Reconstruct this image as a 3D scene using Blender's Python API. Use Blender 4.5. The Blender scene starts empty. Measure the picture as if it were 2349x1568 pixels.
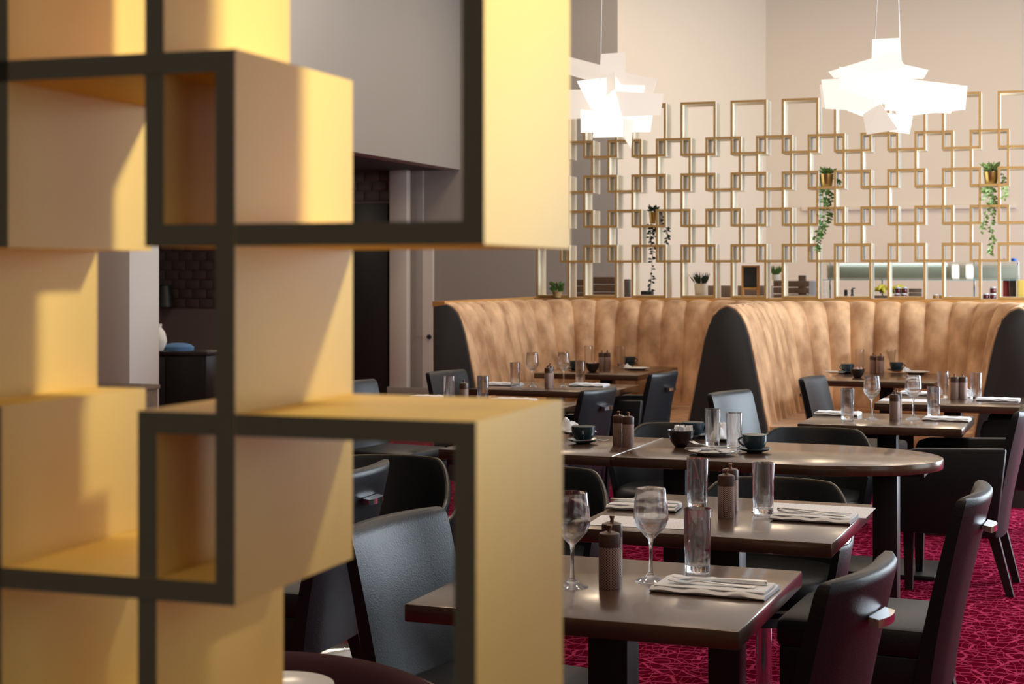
import bpy, bmesh, math, random
from mathutils import Vector, Matrix

# ------------------------------------------------------------------ camera, world, lights, exposure
sc = bpy.context.scene
COL = sc.collection
R = math.radians
F = 3600.0; CX = 1174.5; HY = 628.0; H = 1.48; TH = R(20)
CT, ST = math.cos(TH), math.sin(TH)

cam_d = bpy.data.cameras.new('camera')
cam_d.sensor_fit = 'HORIZONTAL'; cam_d.sensor_width = 36.0
cam_d.lens = 36.0 * F / 2349.0
cam_d.shift_y = -(784 - HY) / 2349.0
cam_d.clip_end = 100
cam_d.dof.use_dof = True; cam_d.dof.focus_distance = 4.8; cam_d.dof.aperture_fstop = 8.0
cam = bpy.data.objects.new('camera', cam_d)
cam.location = (0, 0, H); cam.rotation_euler = (R(90), 0, TH)
COL.objects.link(cam); sc.camera = cam

w = bpy.data.worlds.new('world'); sc.world = w; w.use_nodes = True
w.node_tree.nodes['Background'].inputs[0].default_value = (0.62, 0.78, 1.0, 1)
w.node_tree.nodes['Background'].inputs[1].default_value = 0.6

vs = sc.view_settings
vs.view_transform = 'Standard'; vs.look = 'None'; vs.gamma = 1.0; vs.use_curve_mapping = False
vs.exposure = 0.12
try:
    sc.cycles.use_denoising = True
    sc.cycles.max_bounces = 10; sc.cycles.transmission_bounces = 10; sc.cycles.transparent_max_bounces = 12
    sc.cycles.caustics_reflective = False; sc.cycles.caustics_refractive = True
    sc.cycles.sample_clamp_indirect = 6.0
except Exception:
    pass

def area(name, loc, rot, sx, sy, power, col, shape='RECTANGLE'):
    l = bpy.data.lights.new(name, 'AREA'); l.shape = shape; l.size = sx; l.size_y = sy
    l.energy = power; l.color = col
    o = bpy.data.objects.new(name, l); o.location = loc; o.rotation_euler = rot
    COL.objects.link(o); return o

XR = 2.6            # right-hand wall with the windows
YB = 19.4           # far wall
WIN = [(-0.6, 1.8), (3.2, 1.8), (7.0, 1.8), (10.8, 1.8), (14.6, 1.8), (17.9, 1.5)]   # (centre y, width)
for i, (yy, ww) in enumerate(WIN):
    area('daylight_window', (XR + 0.02, yy, 1.95), (0, R(90), 0), 2.9, ww, [2, 5, 34, 430, 150, 70][i], (0.78, 0.90, 1.0))
area('daylight_window', (1.0, YB + 0.02, 2.6), (R(-90), 0, 0), 3.2, 3.8, 45, (0.80, 0.91, 1.0))
FILL_LIGHTS = [(-0.9, 3.7, 34), (-0.9, -1.4, 26), (-2.8, 5.4, 22), (-0.6, 6.0, 20), (-1.6, 8.4, 5), (-4.6, 8.0, 25), (-5.4, 12.6, 40), (-3.0, 14.6, 14), (-1.0, 14.8, 14), (-2.6, 16.8, 30), (-4.9, 15.6, 32), (-0.6, 17.0, 30), (0.9, 8.4, 10), (0.8, 2.3, 16)]
for x, y, pw in FILL_LIGHTS:
    area('fill_light', (x, y, 5.15), (0, 0, 0), 0.40, 0.40, pw, (1.0, 0.80, 0.56), 'DISK')  # unseen ceiling fill, added to brighten the room and walls
for x, y, pw in ((-8.6, 15.4, 10), (-9.6, 12.4, 12), (-8.2, 8.6, 10)):
    area('alcove_downlight', (x, y, 2.69), (0, 0, 0), 0.30, 0.06, pw, (1.0, 0.84, 0.66))

# ------------------------------------------------------------------ pixel helpers
def W(X, Z): return Vector((X * CT - Z * ST, X * ST + Z * CT, 0))
def px(x, y, h=0.75):
    Z = (H - h) * F / (y - HY); X = (x - CX) / F * Z
    v = W(X, Z); v.z = h; return v
def pz(x, Z, h=0.0):
    v = W((x - CX) / F * Z, Z); v.z = h; return v
def zat(y, Z): return H - (y - HY) / F * Z
def depth(v): return -v.x * ST + v.y * CT
def on_y(x, Y):
    q = (x - CX) / F
    # X = xw*CT + Y*ST ; Z = -xw*ST + Y*CT ; X = q Z
    xw = (q * Y * CT - Y * ST) / (CT + q * ST)
    return Vector((xw, Y, 0))

# ------------------------------------------------------------------ materials
MATS = {}
def mat(name, base, rough=0.5, metal=0.0, **k):
    if name in MATS: return MATS[name]
    m = bpy.data.materials.new(name); m.use_nodes = True
    nt = m.node_tree; b = nt.nodes['Principled BSDF']
    b.inputs['Base Color'].default_value = (*base, 1)
    b.inputs['Roughness'].default_value = rough
    b.inputs['Metallic'].default_value = metal
    if 'coat' in k: b.inputs['Coat Weight'].default_value = k['coat']; b.inputs['Coat Roughness'].default_value = k.get('coatr', 0.1)
    if 'spec' in k: b.inputs['Specular IOR Level'].default_value = k['spec']
    if 'stint' in k: b.inputs['Specular Tint'].default_value = (*k['stint'], 1)
    if 'trans' in k: b.inputs['Transmission Weight'].default_value = k['trans']
    if 'ior' in k: b.inputs['IOR'].default_value = k['ior']
    if 'sheen' in k: b.inputs['Sheen Weight'].default_value = k['sheen']; b.inputs['Sheen Roughness'].default_value = 0.35; b.inputs['Sheen Tint'].default_value = (*k.get('sheent', (1, .85, .65)), 1)
    if 'emit' in k: b.inputs['Emission Color'].default_value = (*k.get('ecol', base), 1); b.inputs['Emission Strength'].default_value = k['emit']
    if 'noise' in k:      # (scale, detail, second colour, stretch)
        s, c2, st = k['noise']
        tc = nt.nodes.new('ShaderNodeTexCoord'); mp = nt.nodes.new('ShaderNodeMapping'); mp.inputs['Scale'].default_value = st
        n = nt.nodes.new('ShaderNodeTexNoise'); n.inputs['Scale'].default_value = s; n.inputs['Detail'].default_value = 4
        r = nt.nodes.new('ShaderNodeValToRGB'); r.color_ramp.elements[0].position = .35; r.color_ramp.elements[1].position = .68
        r.color_ramp.elements[0].color = (*base, 1); r.color_ramp.elements[1].color = (*c2, 1)
        nt.links.new(tc.outputs['Object'], mp.inputs['Vector']); nt.links.new(mp.outputs['Vector'], n.inputs['Vector'])
        nt.links.new(n.outputs['Fac'], r.inputs['Fac']); nt.links.new(r.outputs['Color'], b.inputs['Base Color'])
    if 'bump' in k:       # (scale, strength)
        s, q = k['bump']
        tc = nt.nodes.new('ShaderNodeTexCoord'); n = nt.nodes.new('ShaderNodeTexNoise'); n.inputs['Scale'].default_value = s; n.inputs['Detail'].default_value = 5
        bp = nt.nodes.new('ShaderNodeBump'); bp.inputs['Strength'].default_value = q; bp.inputs['Distance'].default_value = 0.01
        nt.links.new(tc.outputs['Object'], n.inputs['Vector']); nt.links.new(n.outputs['Fac'], bp.inputs['Height']); nt.links.new(bp.outputs['Normal'], b.inputs['Normal'])
    MATS[name] = m; return m

leather = mat('charcoal_leather', (0.0075, 0.0085, 0.0105), 0.40, bump=(260, 0.12), spec=0.38)
leather_trim = mat('leather_piping', (0.10, 0.085, 0.06), 0.30)
darkwood = mat('dark_stained_wood', (0.052, 0.026, 0.016), 0.24, spec=1.0, stint=(1.0, 0.74, 0.50), coat=0.35, coatr=0.14, noise=(9, (0.072, 0.038, 0.023), (1, 9, 1)))
blackmetal = mat('black_metal', (0.012, 0.010, 0.010), 0.42)
chrome = mat('chrome', (0.75, 0.76, 0.78), 0.14, 1.0)
steel = mat('cutlery_steel', (0.80, 0.80, 0.80), 0.28, 1.0)
glass = mat('clear_glass', (1, 1, 1), 0.0, trans=1.0, ior=1.47)
sheetglass = mat('sheet_glass', (0.88, 0.97, 0.97), 0.02, trans=1.0, ior=1.2)
linen = mat('white_linen', (0.86, 0.86, 0.88), 0.85, bump=(420, 0.15), sheen=0.2, sheent=(1, 1, 1))
china = mat('white_china', (0.80, 0.79, 0.76), 0.2)
navy = mat('blue_black_stoneware', (0.022, 0.040, 0.052), 0.22, noise=(30, (0.035, 0.06, 0.075), (1, 1, 1)))
navy_in = mat('pale_blue_glaze', (0.35, 0.45, 0.48), 0.2)
darkbowl = mat('dark_stoneware', (0.02, 0.014, 0.013), 0.3)
millwood = mat('mill_wood', (0.055, 0.022, 0.012), 0.42, noise=(60, (0.09, 0.036, 0.02), (1, 1, 6)))
copper = mat('mill_knob_metal', (0.30, 0.17, 0.11), 0.3, 1.0)
velvet = mat('tan_velvet', (0.42, 0.215, 0.098), 0.75, sheen=0.9, sheent=(1.0, .76, .54), noise=(7.5, (0.84, 0.51, 0.275), (1, 1, 0.6)))
piping = mat('charcoal_piping', (0.03, 0.026, 0.024), 0.5)
panelgrey = mat('charcoal_panel', (0.030, 0.026, 0.023), 0.7, bump=(300, 0.1))
oakledge = mat('honey_wood', (0.52, 0.24, 0.065), 0.35, noise=(12, (0.62, 0.31, 0.095), (1, 8, 8)))
oakedge = mat('honey_wood_edge', (0.36, 0.190, 0.054), 0.45, noise=(14, (0.44, 0.24, 0.078), (1, 1, 3)))
cream = mat('cream_laminate', (0.80, 0.71, 0.53), 0.38, spec=0.45)
gold = mat('gold_laminate', (0.86, 0.585, 0.135), 0.48, spec=0.22)
olive = mat('shade_olive_edge', (0.145, 0.158, 0.108), 0.5)  # shade on the near divider's front edges is put into this colour
wallpaint = mat('warm_white_paint', (0.67, 0.575, 0.46), 0.8, bump=(60, 0.03))
greypaint = mat('taupe_paint', (0.335, 0.305, 0.275), 0.8, bump=(60, 0.03))
palepaint = mat('pale_paint', (0.60, 0.54, 0.48), 0.8)
ceilpaint = mat('ceiling_paint', (0.70, 0.66, 0.60), 0.85)
soffit = mat('dark_soffit', (0.045, 0.040, 0.040), 0.7)
brickm = mat('brown_tile', (0.085, 0.060, 0.050), 0.55, noise=(3.1, (0.115, 0.082, 0.066), (1, 1, 1)))
mortar = mat('mortar', (0.20, 0.155, 0.135), 0.9)
blackpaint = mat('black_door_paint', (0.010, 0.009, 0.009), 0.5)
pane_lit = mat('lit_pane', (0.7, 0.9, 1.0), 0.3, emit=1.3, ecol=(0.75, 0.9, 0.95))
burgundy = mat('burgundy_velvet', (0.060, 0.012, 0.020), 0.7, sheen=0.6, sheent=(1, .6, .45))
brass = mat('brass_pot', (0.68, 0.46, 0.16), 0.28, 1.0)
whitepot = mat('white_pot', (0.78, 0.72, 0.64), 0.5)
leafg = mat('leaf_green', (0.06, 0.15, 0.030), 0.45, noise=(40, (0.13, 0.25, 0.05), (1, 1, 1)))
leafd = mat('leaf_dark', (0.018, 0.045, 0.028), 0.45)
leafp = mat('leaf_pale', (0.14, 0.26, 0.06), 0.5, noise=(40, (0.34, 0.44, 0.16), (1, 1, 1)))
chalk = mat('chalkboard', (0.022, 0.022, 0.026), 0.8)
crate = mat('brown_crate_wood', (0.11, 0.065, 0.040), 0.7, noise=(20, (0.16, 0.10, 0.062), (8, 1, 1)))
counterw = mat('counter_laminate', (0.50, 0.44, 0.38), 0.4)
banana = mat('banana_skin', (0.72, 0.58, 0.06), 0.5)
jam = mat('dark_red_jam', (0.10, 0.010, 0.014), 0.15)
honey = mat('honey', (0.42, 0.17, 0.03), 0.15)
lidw = mat('white_lid', (0.8, 0.8, 0.82), 0.3)
redbox = mat('red_card', (0.55, 0.05, 0.035), 0.5)
bluecap = mat('blue_plastic', (0.02, 0.09, 0.42), 0.4)
sugarp = mat('sugar_paper', (0.78, 0.78, 0.80), 0.6)
sugarb = mat('sugar_brown', (0.62, 0.42, 0.34), 0.6)
whiteplate = mat('pendant_glow', (.12, .115, .11), 0.6, emit=1.5, ecol=(1.0, 0.90, 0.78))
whiteplate3 = mat('pendant_glow_mid', (.12, .115, .11), 0.6, emit=1.0, ecol=(1.0, 0.885, 0.78))
whiteplate2 = mat('pendant_glow_soft', (.15, .145, .14), 0.6, emit=0.72, ecol=(1.0, 0.84, 0.70))
cord = mat('white_cord', (0.75, 0.70, 0.65), 0.5)
bluecloth = mat('blue_cloth', (0.10, 0.22, 0.42), 0.8)
led = mat('led_strip', (1, 1, 1), 0.4, emit=1.3, ecol=(0.85, 1.0, 0.97))
warmlamp = mat('warm_lamp', (1, 1, 1), 0.4, emit=0.75, ecol=(1.0, 0.9, 0.72))
tealglass = mat('teal_glass', (0.35, 0.62, 0.64), 0.08, trans=0.5)
greymesh = mat('speaker_grey', (0.16, 0.13, 0.12), 0.7)

def soften_glass(m, f):
    nt = m.node_tree; b = nt.nodes['Principled BSDF']; o = nt.nodes['Material Output']
    t = nt.nodes.new('ShaderNodeBsdfTransparent'); x = nt.nodes.new('ShaderNodeMixShader'); x.inputs[0].default_value = f
    nt.links.new(b.outputs[0], x.inputs[1]); nt.links.new(t.outputs[0], x.inputs[2]); nt.links.new(x.outputs[0], o.inputs[0])
soften_glass(glass, 0.24); soften_glass(sheetglass, 0.5)
def carpet_material():
    m = bpy.data.materials.new('red_leaf_carpet'); m.use_nodes = True; nt = m.node_tree; b = nt.nodes['Principled BSDF']
    N = nt.nodes.new; L = nt.links.new
    tc = N('ShaderNodeTexCoord'); nz = N('ShaderNodeTexNoise'); nz.inputs['Scale'].default_value = 5; nz.inputs['Detail'].default_value = 2
    mx = N('ShaderNodeMixRGB'); mx.blend_type = 'ADD'; mx.inputs['Fac'].default_value = 0.10
    L(tc.outputs['Object'], nz.inputs['Vector']); L(tc.outputs['Object'], mx.inputs['Color1']); L(nz.outputs['Color'], mx.inputs['Color2'])
    def vor(scale, st, rot, thr):
        mp = N('ShaderNodeMapping'); mp.inputs['Scale'].default_value = st; mp.inputs['Rotation'].default_value = (0, 0, rot)
        L(mx.outputs['Color'], mp.inputs['Vector'])
        v = N('ShaderNodeTexVoronoi'); v.feature = 'DISTANCE_TO_EDGE'; v.voronoi_dimensions = '2D'; v.inputs['Scale'].default_value = scale
        L(mp.outputs['Vector'], v.inputs['Vector'])
        r = N('ShaderNodeMapRange'); r.inputs['From Min'].default_value = thr * .5; r.inputs['From Max'].default_value = thr
        r.inputs['To Min'].default_value = 1; r.inputs['To Max'].default_value = 0
        L(v.outputs['Distance'], r.inputs['Value']); return r.outputs['Result']
    a = vor(8.0, (1.0, 1.9, 1), 0.3, 0.07)
    c = vor(12.0, (2.4, 0.55, 1), 0.5, 0.055)
    sm = N('ShaderNodeMath'); sm.operation = 'MULTIPLY'; sm.inputs[1].default_value = 0.62; L(c, sm.inputs[0])
    mxm = N('ShaderNodeMath'); mxm.operation = 'MAXIMUM'; L(a, mxm.inputs[0]); L(sm.outputs[0], mxm.inputs[1])
    cr = N('ShaderNodeMixRGB'); cr.inputs['Color1'].default_value = (0.125, 0.003, 0.014, 1); cr.inputs['Color2'].default_value = (0.50, 0.045, 0.115, 1)
    L(mxm.outputs[0], cr.inputs['Fac']); L(cr.outputs['Color'], b.inputs['Base Color'])
    b.inputs['Roughness'].default_value = 0.95; b.inputs['Specular IOR Level'].default_value = 0.0
    n2 = N('ShaderNodeTexNoise'); n2.inputs['Scale'].default_value = 400; bp = N('ShaderNodeBump'); bp.inputs['Strength'].default_value = 0.3; bp.inputs['Distance'].default_value = 0.004
    L(tc.outputs['Object'], n2.inputs['Vector']); L(n2.outputs['Fac'], bp.inputs['Height']); L(bp.outputs['Normal'], b.inputs['Normal'])
    return m
carpet = carpet_material()

def mill_body_material():
    m = bpy.data.materials.new('copper_lattice'); m.use_nodes = True; nt = m.node_tree; b = nt.nodes['Principled BSDF']
    N = nt.nodes.new; L = nt.links.new
    tc = N('ShaderNodeTexCoord'); sp = N('ShaderNodeSeparateXYZ'); L(tc.outputs['Object'], sp.inputs[0])
    at = N('ShaderNodeMath'); at.operation = 'ARCTAN2'; L(sp.outputs[1], at.inputs[0]); L(sp.outputs[0], at.inputs[1])
    au = N('ShaderNodeMath'); au.operation = 'MULTIPLY'; au.inputs[1].default_value = 22 / (2 * math.pi) * math.pi * 2 / 2; L(at.outputs[0], au.inputs[0])
    sz = N('ShaderNodeMath'); sz.operation = 'MULTIPLY'; sz.inputs[1].default_value = math.pi * 2 / 0.0125; L(sp.outputs[2], sz.inputs[0])
    s1 = N('ShaderNodeMath'); s1.operation = 'SINE'; L(sz.outputs[0], s1.inputs[0])
    k = N('ShaderNodeMath'); k.operation = 'MULTIPLY'; k.inputs[1].default_value = 1.1; L(s1.outputs[0], k.inputs[0])
    ad = N('ShaderNodeMath'); ad.operation = 'ADD'; L(au.outputs[0], ad.inputs[0]); L(k.outputs[0], ad.inputs[1])
    su = N('ShaderNodeMath'); su.operation = 'SUBTRACT'; L(au.outputs[0], su.inputs[0]); L(k.outputs[0], su.inputs[1])
    def ab(n):
        s = N('ShaderNodeMath'); s.operation = 'SINE'; L(n.outputs[0], s.inputs[0]); a = N('ShaderNodeMath'); a.operation = 'ABSOLUTE'; L(s.outputs[0], a.inputs[0]); return a
    mn = N('ShaderNodeMath'); mn.operation = 'MINIMUM'; L(ab(ad).outputs[0], mn.inputs[0]); L(ab(su).outputs[0], mn.inputs[1])
    r = N('ShaderNodeMapRange'); r.inputs['From Min'].default_value = .18; r.inputs['From Max'].default_value = .42; r.inputs['To Min'].default_value = 1; r.inputs['To Max'].default_value = 0
    L(mn.outputs[0], r.inputs['Value'])
    cr = N('ShaderNodeMixRGB'); cr.inputs['Color1'].default_value = (0.12, 0.052, 0.040, 1); cr.inputs['Color2'].default_value = (0.80, 0.56, 0.46, 1)
    L(r.outputs[0], cr.inputs['Fac']); L(cr.outputs['Color'], b.inputs['Base Color'])
    b.inputs['Metallic'].default_value = 0.25; b.inputs['Roughness'].default_value = 0.36
    bp = N('ShaderNodeBump'); bp.inputs['Strength'].default_value = 0.5; bp.inputs['Distance'].default_value = 0.002; L(r.outputs[0], bp.inputs['Height']); L(bp.outputs['Normal'], b.inputs['Normal'])
    return m
lattice = mill_body_material()

def print_material():
    m = bpy.data.materials.new('printed_menu_paper'); m.use_nodes = True; nt = m.node_tree; b = nt.nodes['Principled BSDF']
    N = nt.nodes.new; L = nt.links.new
    tc = N('ShaderNodeTexCoord'); sp = N('ShaderNodeSeparateXYZ'); L(tc.outputs['Object'], sp.inputs[0])
    k = N('ShaderNodeMath'); k.operation = 'MULTIPLY'; k.inputs[1].default_value = 2 * math.pi / 0.011; L(sp.outputs[1], k.inputs[0])
    s = N('ShaderNodeMath'); s.operation = 'SINE'; L(k.outputs[0], s.inputs[0])
    g = N('ShaderNodeMath'); g.operation = 'GREATER_THAN'; g.inputs[1].default_value = 0.35; L(s.outputs[0], g.inputs[0])
    mp = N('ShaderNodeMapping'); mp.inputs['Scale'].default_value = (90, 90, 1); L(tc.outputs['Object'], mp.inputs[0])
    n = N('ShaderNodeTexNoise'); n.inputs['Scale'].default_value = 1.6; L(mp.outputs[0], n.inputs['Vector'])
    g2 = N('ShaderNodeMath'); g2.operation = 'GREATER_THAN'; g2.inputs[1].default_value = 0.5; L(n.outputs['Fac'], g2.inputs[0])
    mu = N('ShaderNodeMath'); mu.operation = 'MULTIPLY'; L(g.outputs[0], mu.inputs[0]); L(g2.outputs[0], mu.inputs[1])
    cr = N('ShaderNodeMixRGB'); cr.inputs['Color1'].default_value = (0.86, 0.86, 0.89, 1); cr.inputs['Color2'].default_value = (0.58, 0.56, 0.58, 1)
    L(mu.outputs[0], cr.inputs['Fac']); L(cr.outputs['Color'], b.inputs['Base Color']); b.inputs['Roughness'].default_value = 0.6
    return m
paper = print_material()

# ------------------------------------------------------------------ mesh helpers
class MB:
    def __init__(s): s.v = []; s.f = []; s.m = []; s.mi = 0
    def quad(s, *pts):
        n = len(s.v); s.v += [tuple(p) for p in pts]; s.f.append(tuple(range(n, n + len(pts)))); s.m.append(s.mi)
    def box(s, x0, x1, y0, y1, z0, z1, mats=None):
        n = len(s.v)
        s.v += [(x0, y0, z0), (x1, y0, z0), (x1, y1, z0), (x0, y1, z0), (x0, y0, z1), (x1, y0, z1), (x1, y1, z1), (x0, y1, z1)]
        fs = [(0, 3, 2, 1), (4, 5, 6, 7), (0, 1, 5, 4), (1, 2, 6, 5), (2, 3, 7, 6), (3, 0, 4, 7)]  # bottom top front(-y) right back left
        for i, f in enumerate(fs):
            s.f.append(tuple(n + a for a in f)); s.m.append(mats[i] if mats else s.mi)
        return s
    def loft(s, rings, cap0=True, cap1=True, closed=True):
        n0 = len(s.v); k = len(rings[0])
        for r in rings: s.v += [tuple(p) for p in r]
        for i in range(len(rings) - 1):
            for j in range(k if closed else k - 1):
                a = n0 + i * k + j; b = n0 + i * k + (j + 1) % k
                s.f.append((a, b, b + k, a + k)); s.m.append(s.mi)
        if cap0: s.f.append(tuple(n0 + j for j in reversed(range(k)))); s.m.append(s.mi)
        if cap1: s.f.append(tuple(n0 + (len(rings) - 1) * k + j for j in range(k))); s.m.append(s.mi)
        return s
    def lathe(s, prof, n=24, c=(0, 0, 0), closed=False):
        rings = []
        for r, z in prof:
            rings.append([(c[0] + r * math.cos(2 * math.pi * j / n), c[1] + r * math.sin(2 * math.pi * j / n), c[2] + z) for j in range(n)])
        if closed: rings.append(rings[0]); return s.loft(rings, False, False)
        return s.loft(rings, prof[0][0] > 1e-6, prof[-1][0] > 1e-6)
    def tube(s, pts, r, n=8, cap=True):
        pts = [Vector(p) for p in pts]; rings = []
        rr = r if isinstance(r, (list, tuple)) else [r] * len(pts)
        for i, p in enumerate(pts):
            d = (pts[min(i + 1, len(pts) - 1)] - pts[max(i - 1, 0)]).normalized()
            up = Vector((0, 0, 1)) if abs(d.z) < .9 else Vector((1, 0, 0))
            a = d.cross(up).normalized(); b = a.cross(d).normalized()
            rings.append([p + (a * math.cos(2 * math.pi * j / n) + b * math.sin(2 * math.pi * j / n)) * rr[i] for j in range(n)])
        return s.loft(rings, cap, cap)
    def prism(s, poly, z0, z1):
        return s.loft([[(x, y, z0) for x, y in poly], [(x, y, z1) for x, y in poly]])
    def mesh(s, name, mats, smooth=None, bevel=0.0, seg=2, weld=True):
        me = bpy.data.meshes.new(name); me.from_pydata(s.v, [], s.f)
        for m in (mats if isinstance(mats, (list, tuple)) else [mats]): me.materials.append(m)
        for p, i in zip(me.polygons, s.m): p.material_index = i
        bm = bmesh.new(); bm.from_mesh(me)
        if weld: bmesh.ops.remove_doubles(bm, verts=bm.verts, dist=1e-5)
        bmesh.ops.recalc_face_normals(bm, faces=bm.faces)
        if bevel > 0:
            ed = [e for e in bm.edges if len(e.link_faces) == 2 and e.calc_face_angle(0) > R(35)]
            bmesh.ops.bevel(bm, geom=ed, offset=bevel, segments=seg, profile=0.5, affect='EDGES', clamp_overlap=True)
        ang = R(smooth) if smooth else None
        if ang:
            for f in bm.faces: f.smooth = True
            for e in bm.edges: e.smooth = not (len(e.link_faces) == 2 and e.calc_face_angle(0) > ang)
        bm.to_mesh(me); bm.free(); return me

def tag(o, label=None, cat=None, group=None, kind=None):
    if label: o['label'] = label
    if cat: o['category'] = cat
    if group: o['group'] = group
    if kind: o['kind'] = kind
    return o
def obj(name, me, parent=None, loc=(0, 0, 0), rz=0.0, rot=None):
    o = bpy.data.objects.new(name, me); o.location = loc
    o.rotation_euler = rot if rot else (0, 0, rz)
    COL.objects.link(o)
    if parent: o.parent = parent
    return o
def empty(name, loc, rz, label, cat, group=None):
    o = bpy.data.objects.new(name, None); o.empty_display_size = 0.05; o.location = loc; o.rotation_euler = (0, 0, rz)
    COL.objects.link(o); return tag(o, label, cat, group)
def struct(name, me, loc=(0, 0, 0), rz=0.0, parent=None):
    return tag(obj(name, me, parent, loc, rz), kind=None if parent else 'structure')
def box_mesh(name, x0, x1, y0, y1, z0, z1, m, bevel=0.0):
    return MB().box(x0, x1, y0, y1, z0, z1).mesh(name, m, smooth=30 if bevel else None, bevel=bevel)

# ------------------------------------------------------------------ the setting
CEIL = 5.2
struct('floor', box_mesh('floor', -14, XR, -3, YB + .3, -0.1, 0, carpet))
struct('ceiling', box_mesh('ceiling', -14, XR + .3, -3, YB + .3, CEIL, CEIL + .1, ceilpaint))
# right wall with window openings
mb = MB(); ys = -3.0
for yy, ww in WIN:
    mb.box(XR, XR + .25, ys, yy - ww / 2, 0, CEIL); mb.box(XR, XR + .25, yy - ww / 2, yy + ww / 2, 0, .5); mb.box(XR, XR + .25, yy - ww / 2, yy + ww / 2, 3.4, CEIL); ys = yy + ww / 2
mb.box(XR, XR + .25, ys, YB + .3, 0, CEIL)
struct('wall_right', mb.mesh('wall_right', wallpaint, weld=False))
for i, (yy, ww) in enumerate(WIN):
    m = MB(); a, b = yy - ww / 2, yy + ww / 2
    m.box(XR + .1, XR + .16, a, a + .06, .5, 3.4); m.box(XR + .1, XR + .16, b - .06, b, .5, 3.4); m.box(XR + .1, XR + .16, a, b, .5, .56); m.box(XR + .1, XR + .16, a, b, 3.34, 3.4)
    wv = struct('window_%d' % (i + 1), m.mesh('window_frame', blackmetal, weld=False))
    m = MB().box(XR + .1, XR + .15, yy - .02, yy + .02, .56, 3.34); obj('mullion', m.mesh('mullion', blackmetal), wv)
struct('wall_rear', box_mesh('wall_rear', -14, XR, -3.2, -3, 0, CEIL, greypaint))
XL = -6.86; YG = 17.06; xc = on_y(1417, YG).x
struct('wall_left', box_mesh('wall_left_bulkhead', XL - .2, XL, -3, YG, 2.70, CEIL, greypaint))
struct('soffit', box_mesh('soffit', -14, XL - .2, -3, YG, 2.70, 2.78, soffit))
struct('wall_alcove', box_mesh('wall_alcove', -14.2, -14, -3, YG, 0, 2.7, greypaint))
struct('wall_back_grey', box_mesh('wall_back_grey', -14, xc, YG, YG + .2, 0, CEIL, greypaint))
p2 = pz(1757, 19.5)
m = MB().prism([(xc, YG), (p2.x, p2.y), (p2.x - .25, p2.y + .1), (xc - .02, YG + .2)], 0, CEIL)
struct('wall_back_angled', m.mesh('wall_back_angled', wallpaint))
xw = on_y(2345, YB).x
m = MB(); m.box(p2.x - .1, xw, p2.y, p2.y + .25, 0, CEIL); m.box(xw, XR, p2.y, p2.y + .25, 0, 1.0); m.box(xw, XR, p2.y, p2.y + .25, 4.9, CEIL)
struct('wall_back', m.mesh('wall_back', wallpaint, weld=False))
wv = struct('window_7', MB().box(xw, xw + .05, p2.y + .08, p2.y + .14, 1.0, 4.9).mesh('window_7', palepaint))
obj('window_frame', box_mesh('wf', xw, XR, p2.y + .08, p2.y + .14, 4.82, 4.9, palepaint), wv)
# hatch line on the far wall: a shallow rail
a, b = on_y(1838, YB - .05), on_y(2330, YB - .05)
struct('trim_1', box_mesh('trim_1', a.x, b.x, YB - .04, YB + .01, zat(478, depth(a)) - .03, zat(478, depth(a)) + .015, wallpaint, .006))
# pilaster, door, baseboards on the grey wall
a, b = on_y(906, YG), on_y(945, YG)
struct('trim_2', box_mesh('pilaster', a.x, b.x, YG - .16, YG, 0, 2.7, palepaint, .004))
struct('baseboard_back', box_mesh('baseboard_back', a.x - .02, xc, YG - .185, YG - .16, 0, .15, greypaint, .004))
struct('trim_3', box_mesh('recess_side', b.x, b.x + .16, YG - .05, YG, 0, 2.7, greypaint, .004))
a, b = on_y(955, YG), on_y(996, YG)
d1 = struct('door_1', box_mesh('door_1', b.x - .80, b.x, YG - .045, YG + .005, 0, 2.05, palepaint, .004))
k = MB().lathe([(0.0001, 0), (.012, 0), (.012, .03), (.028, .04), (.03, .055), (.022, .068), (.0001, .07)], 14)
kp = on_y(988, YG - .045)
obj('door_knob', k.mesh('door_knob', blackmetal, 40), d1, (kp.x, YG - .045, zat(772, depth(kp))), rot=(R(90), 0, 0))
# black door with three lit vision panes
a, b = on_y(797, YG), on_y(900, YG); dz = zat(467, depth(b))
d2 = struct('door_2', box_mesh('door_2', a.x - .05, b.x, YG - .14, YG - .06, 0, dz, blackpaint, .004))
zz = [(zat(y1, depth(a)), zat(y0, depth(a))) for y0, y1 in ((540, 578), (614, 657), (684, 727))]
for z0, z1 in zz: obj('vision_pane', box_mesh('vision_pane', a.x + .0, a.x + .055, YG - .147, YG - .135, z0, z1, pane_lit, .003), d2)
# brown tile wall in the alcove
x0 = on_y(340, YG).x; x1 = on_y(903, YG).x
bw = struct('wall_tiles', box_mesh('tile_backing', x0, x1, YG - .05, YG - .02, 0, 2.7, mortar))
bme = box_mesh('brick', 0, .188, -.022, 0, 0, .106, brickm, .004)
zr = 2.70 - .117; row = 0
while zr > 1.05:
    xx = x0 - (.0 if row % 2 else .098)
    while xx < x1 - .05:
        if not (xx + .19 > a.x - .05 and zr < dz) and xx > x0 - .1 and xx + .19 < x1 + .1: obj('brick', bme, bw, (xx, YG - .05, zr))
        xx += .1965
    zr -= .117; row += 1
# pale pillar far left
c0 = pz(275, 12.0)
struct('trim_4', box_mesh('pillar', -.22, .22, -.2, .2, 0, 2.7, palepaint, .006), (c0.x, c0.y, 0))

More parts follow.
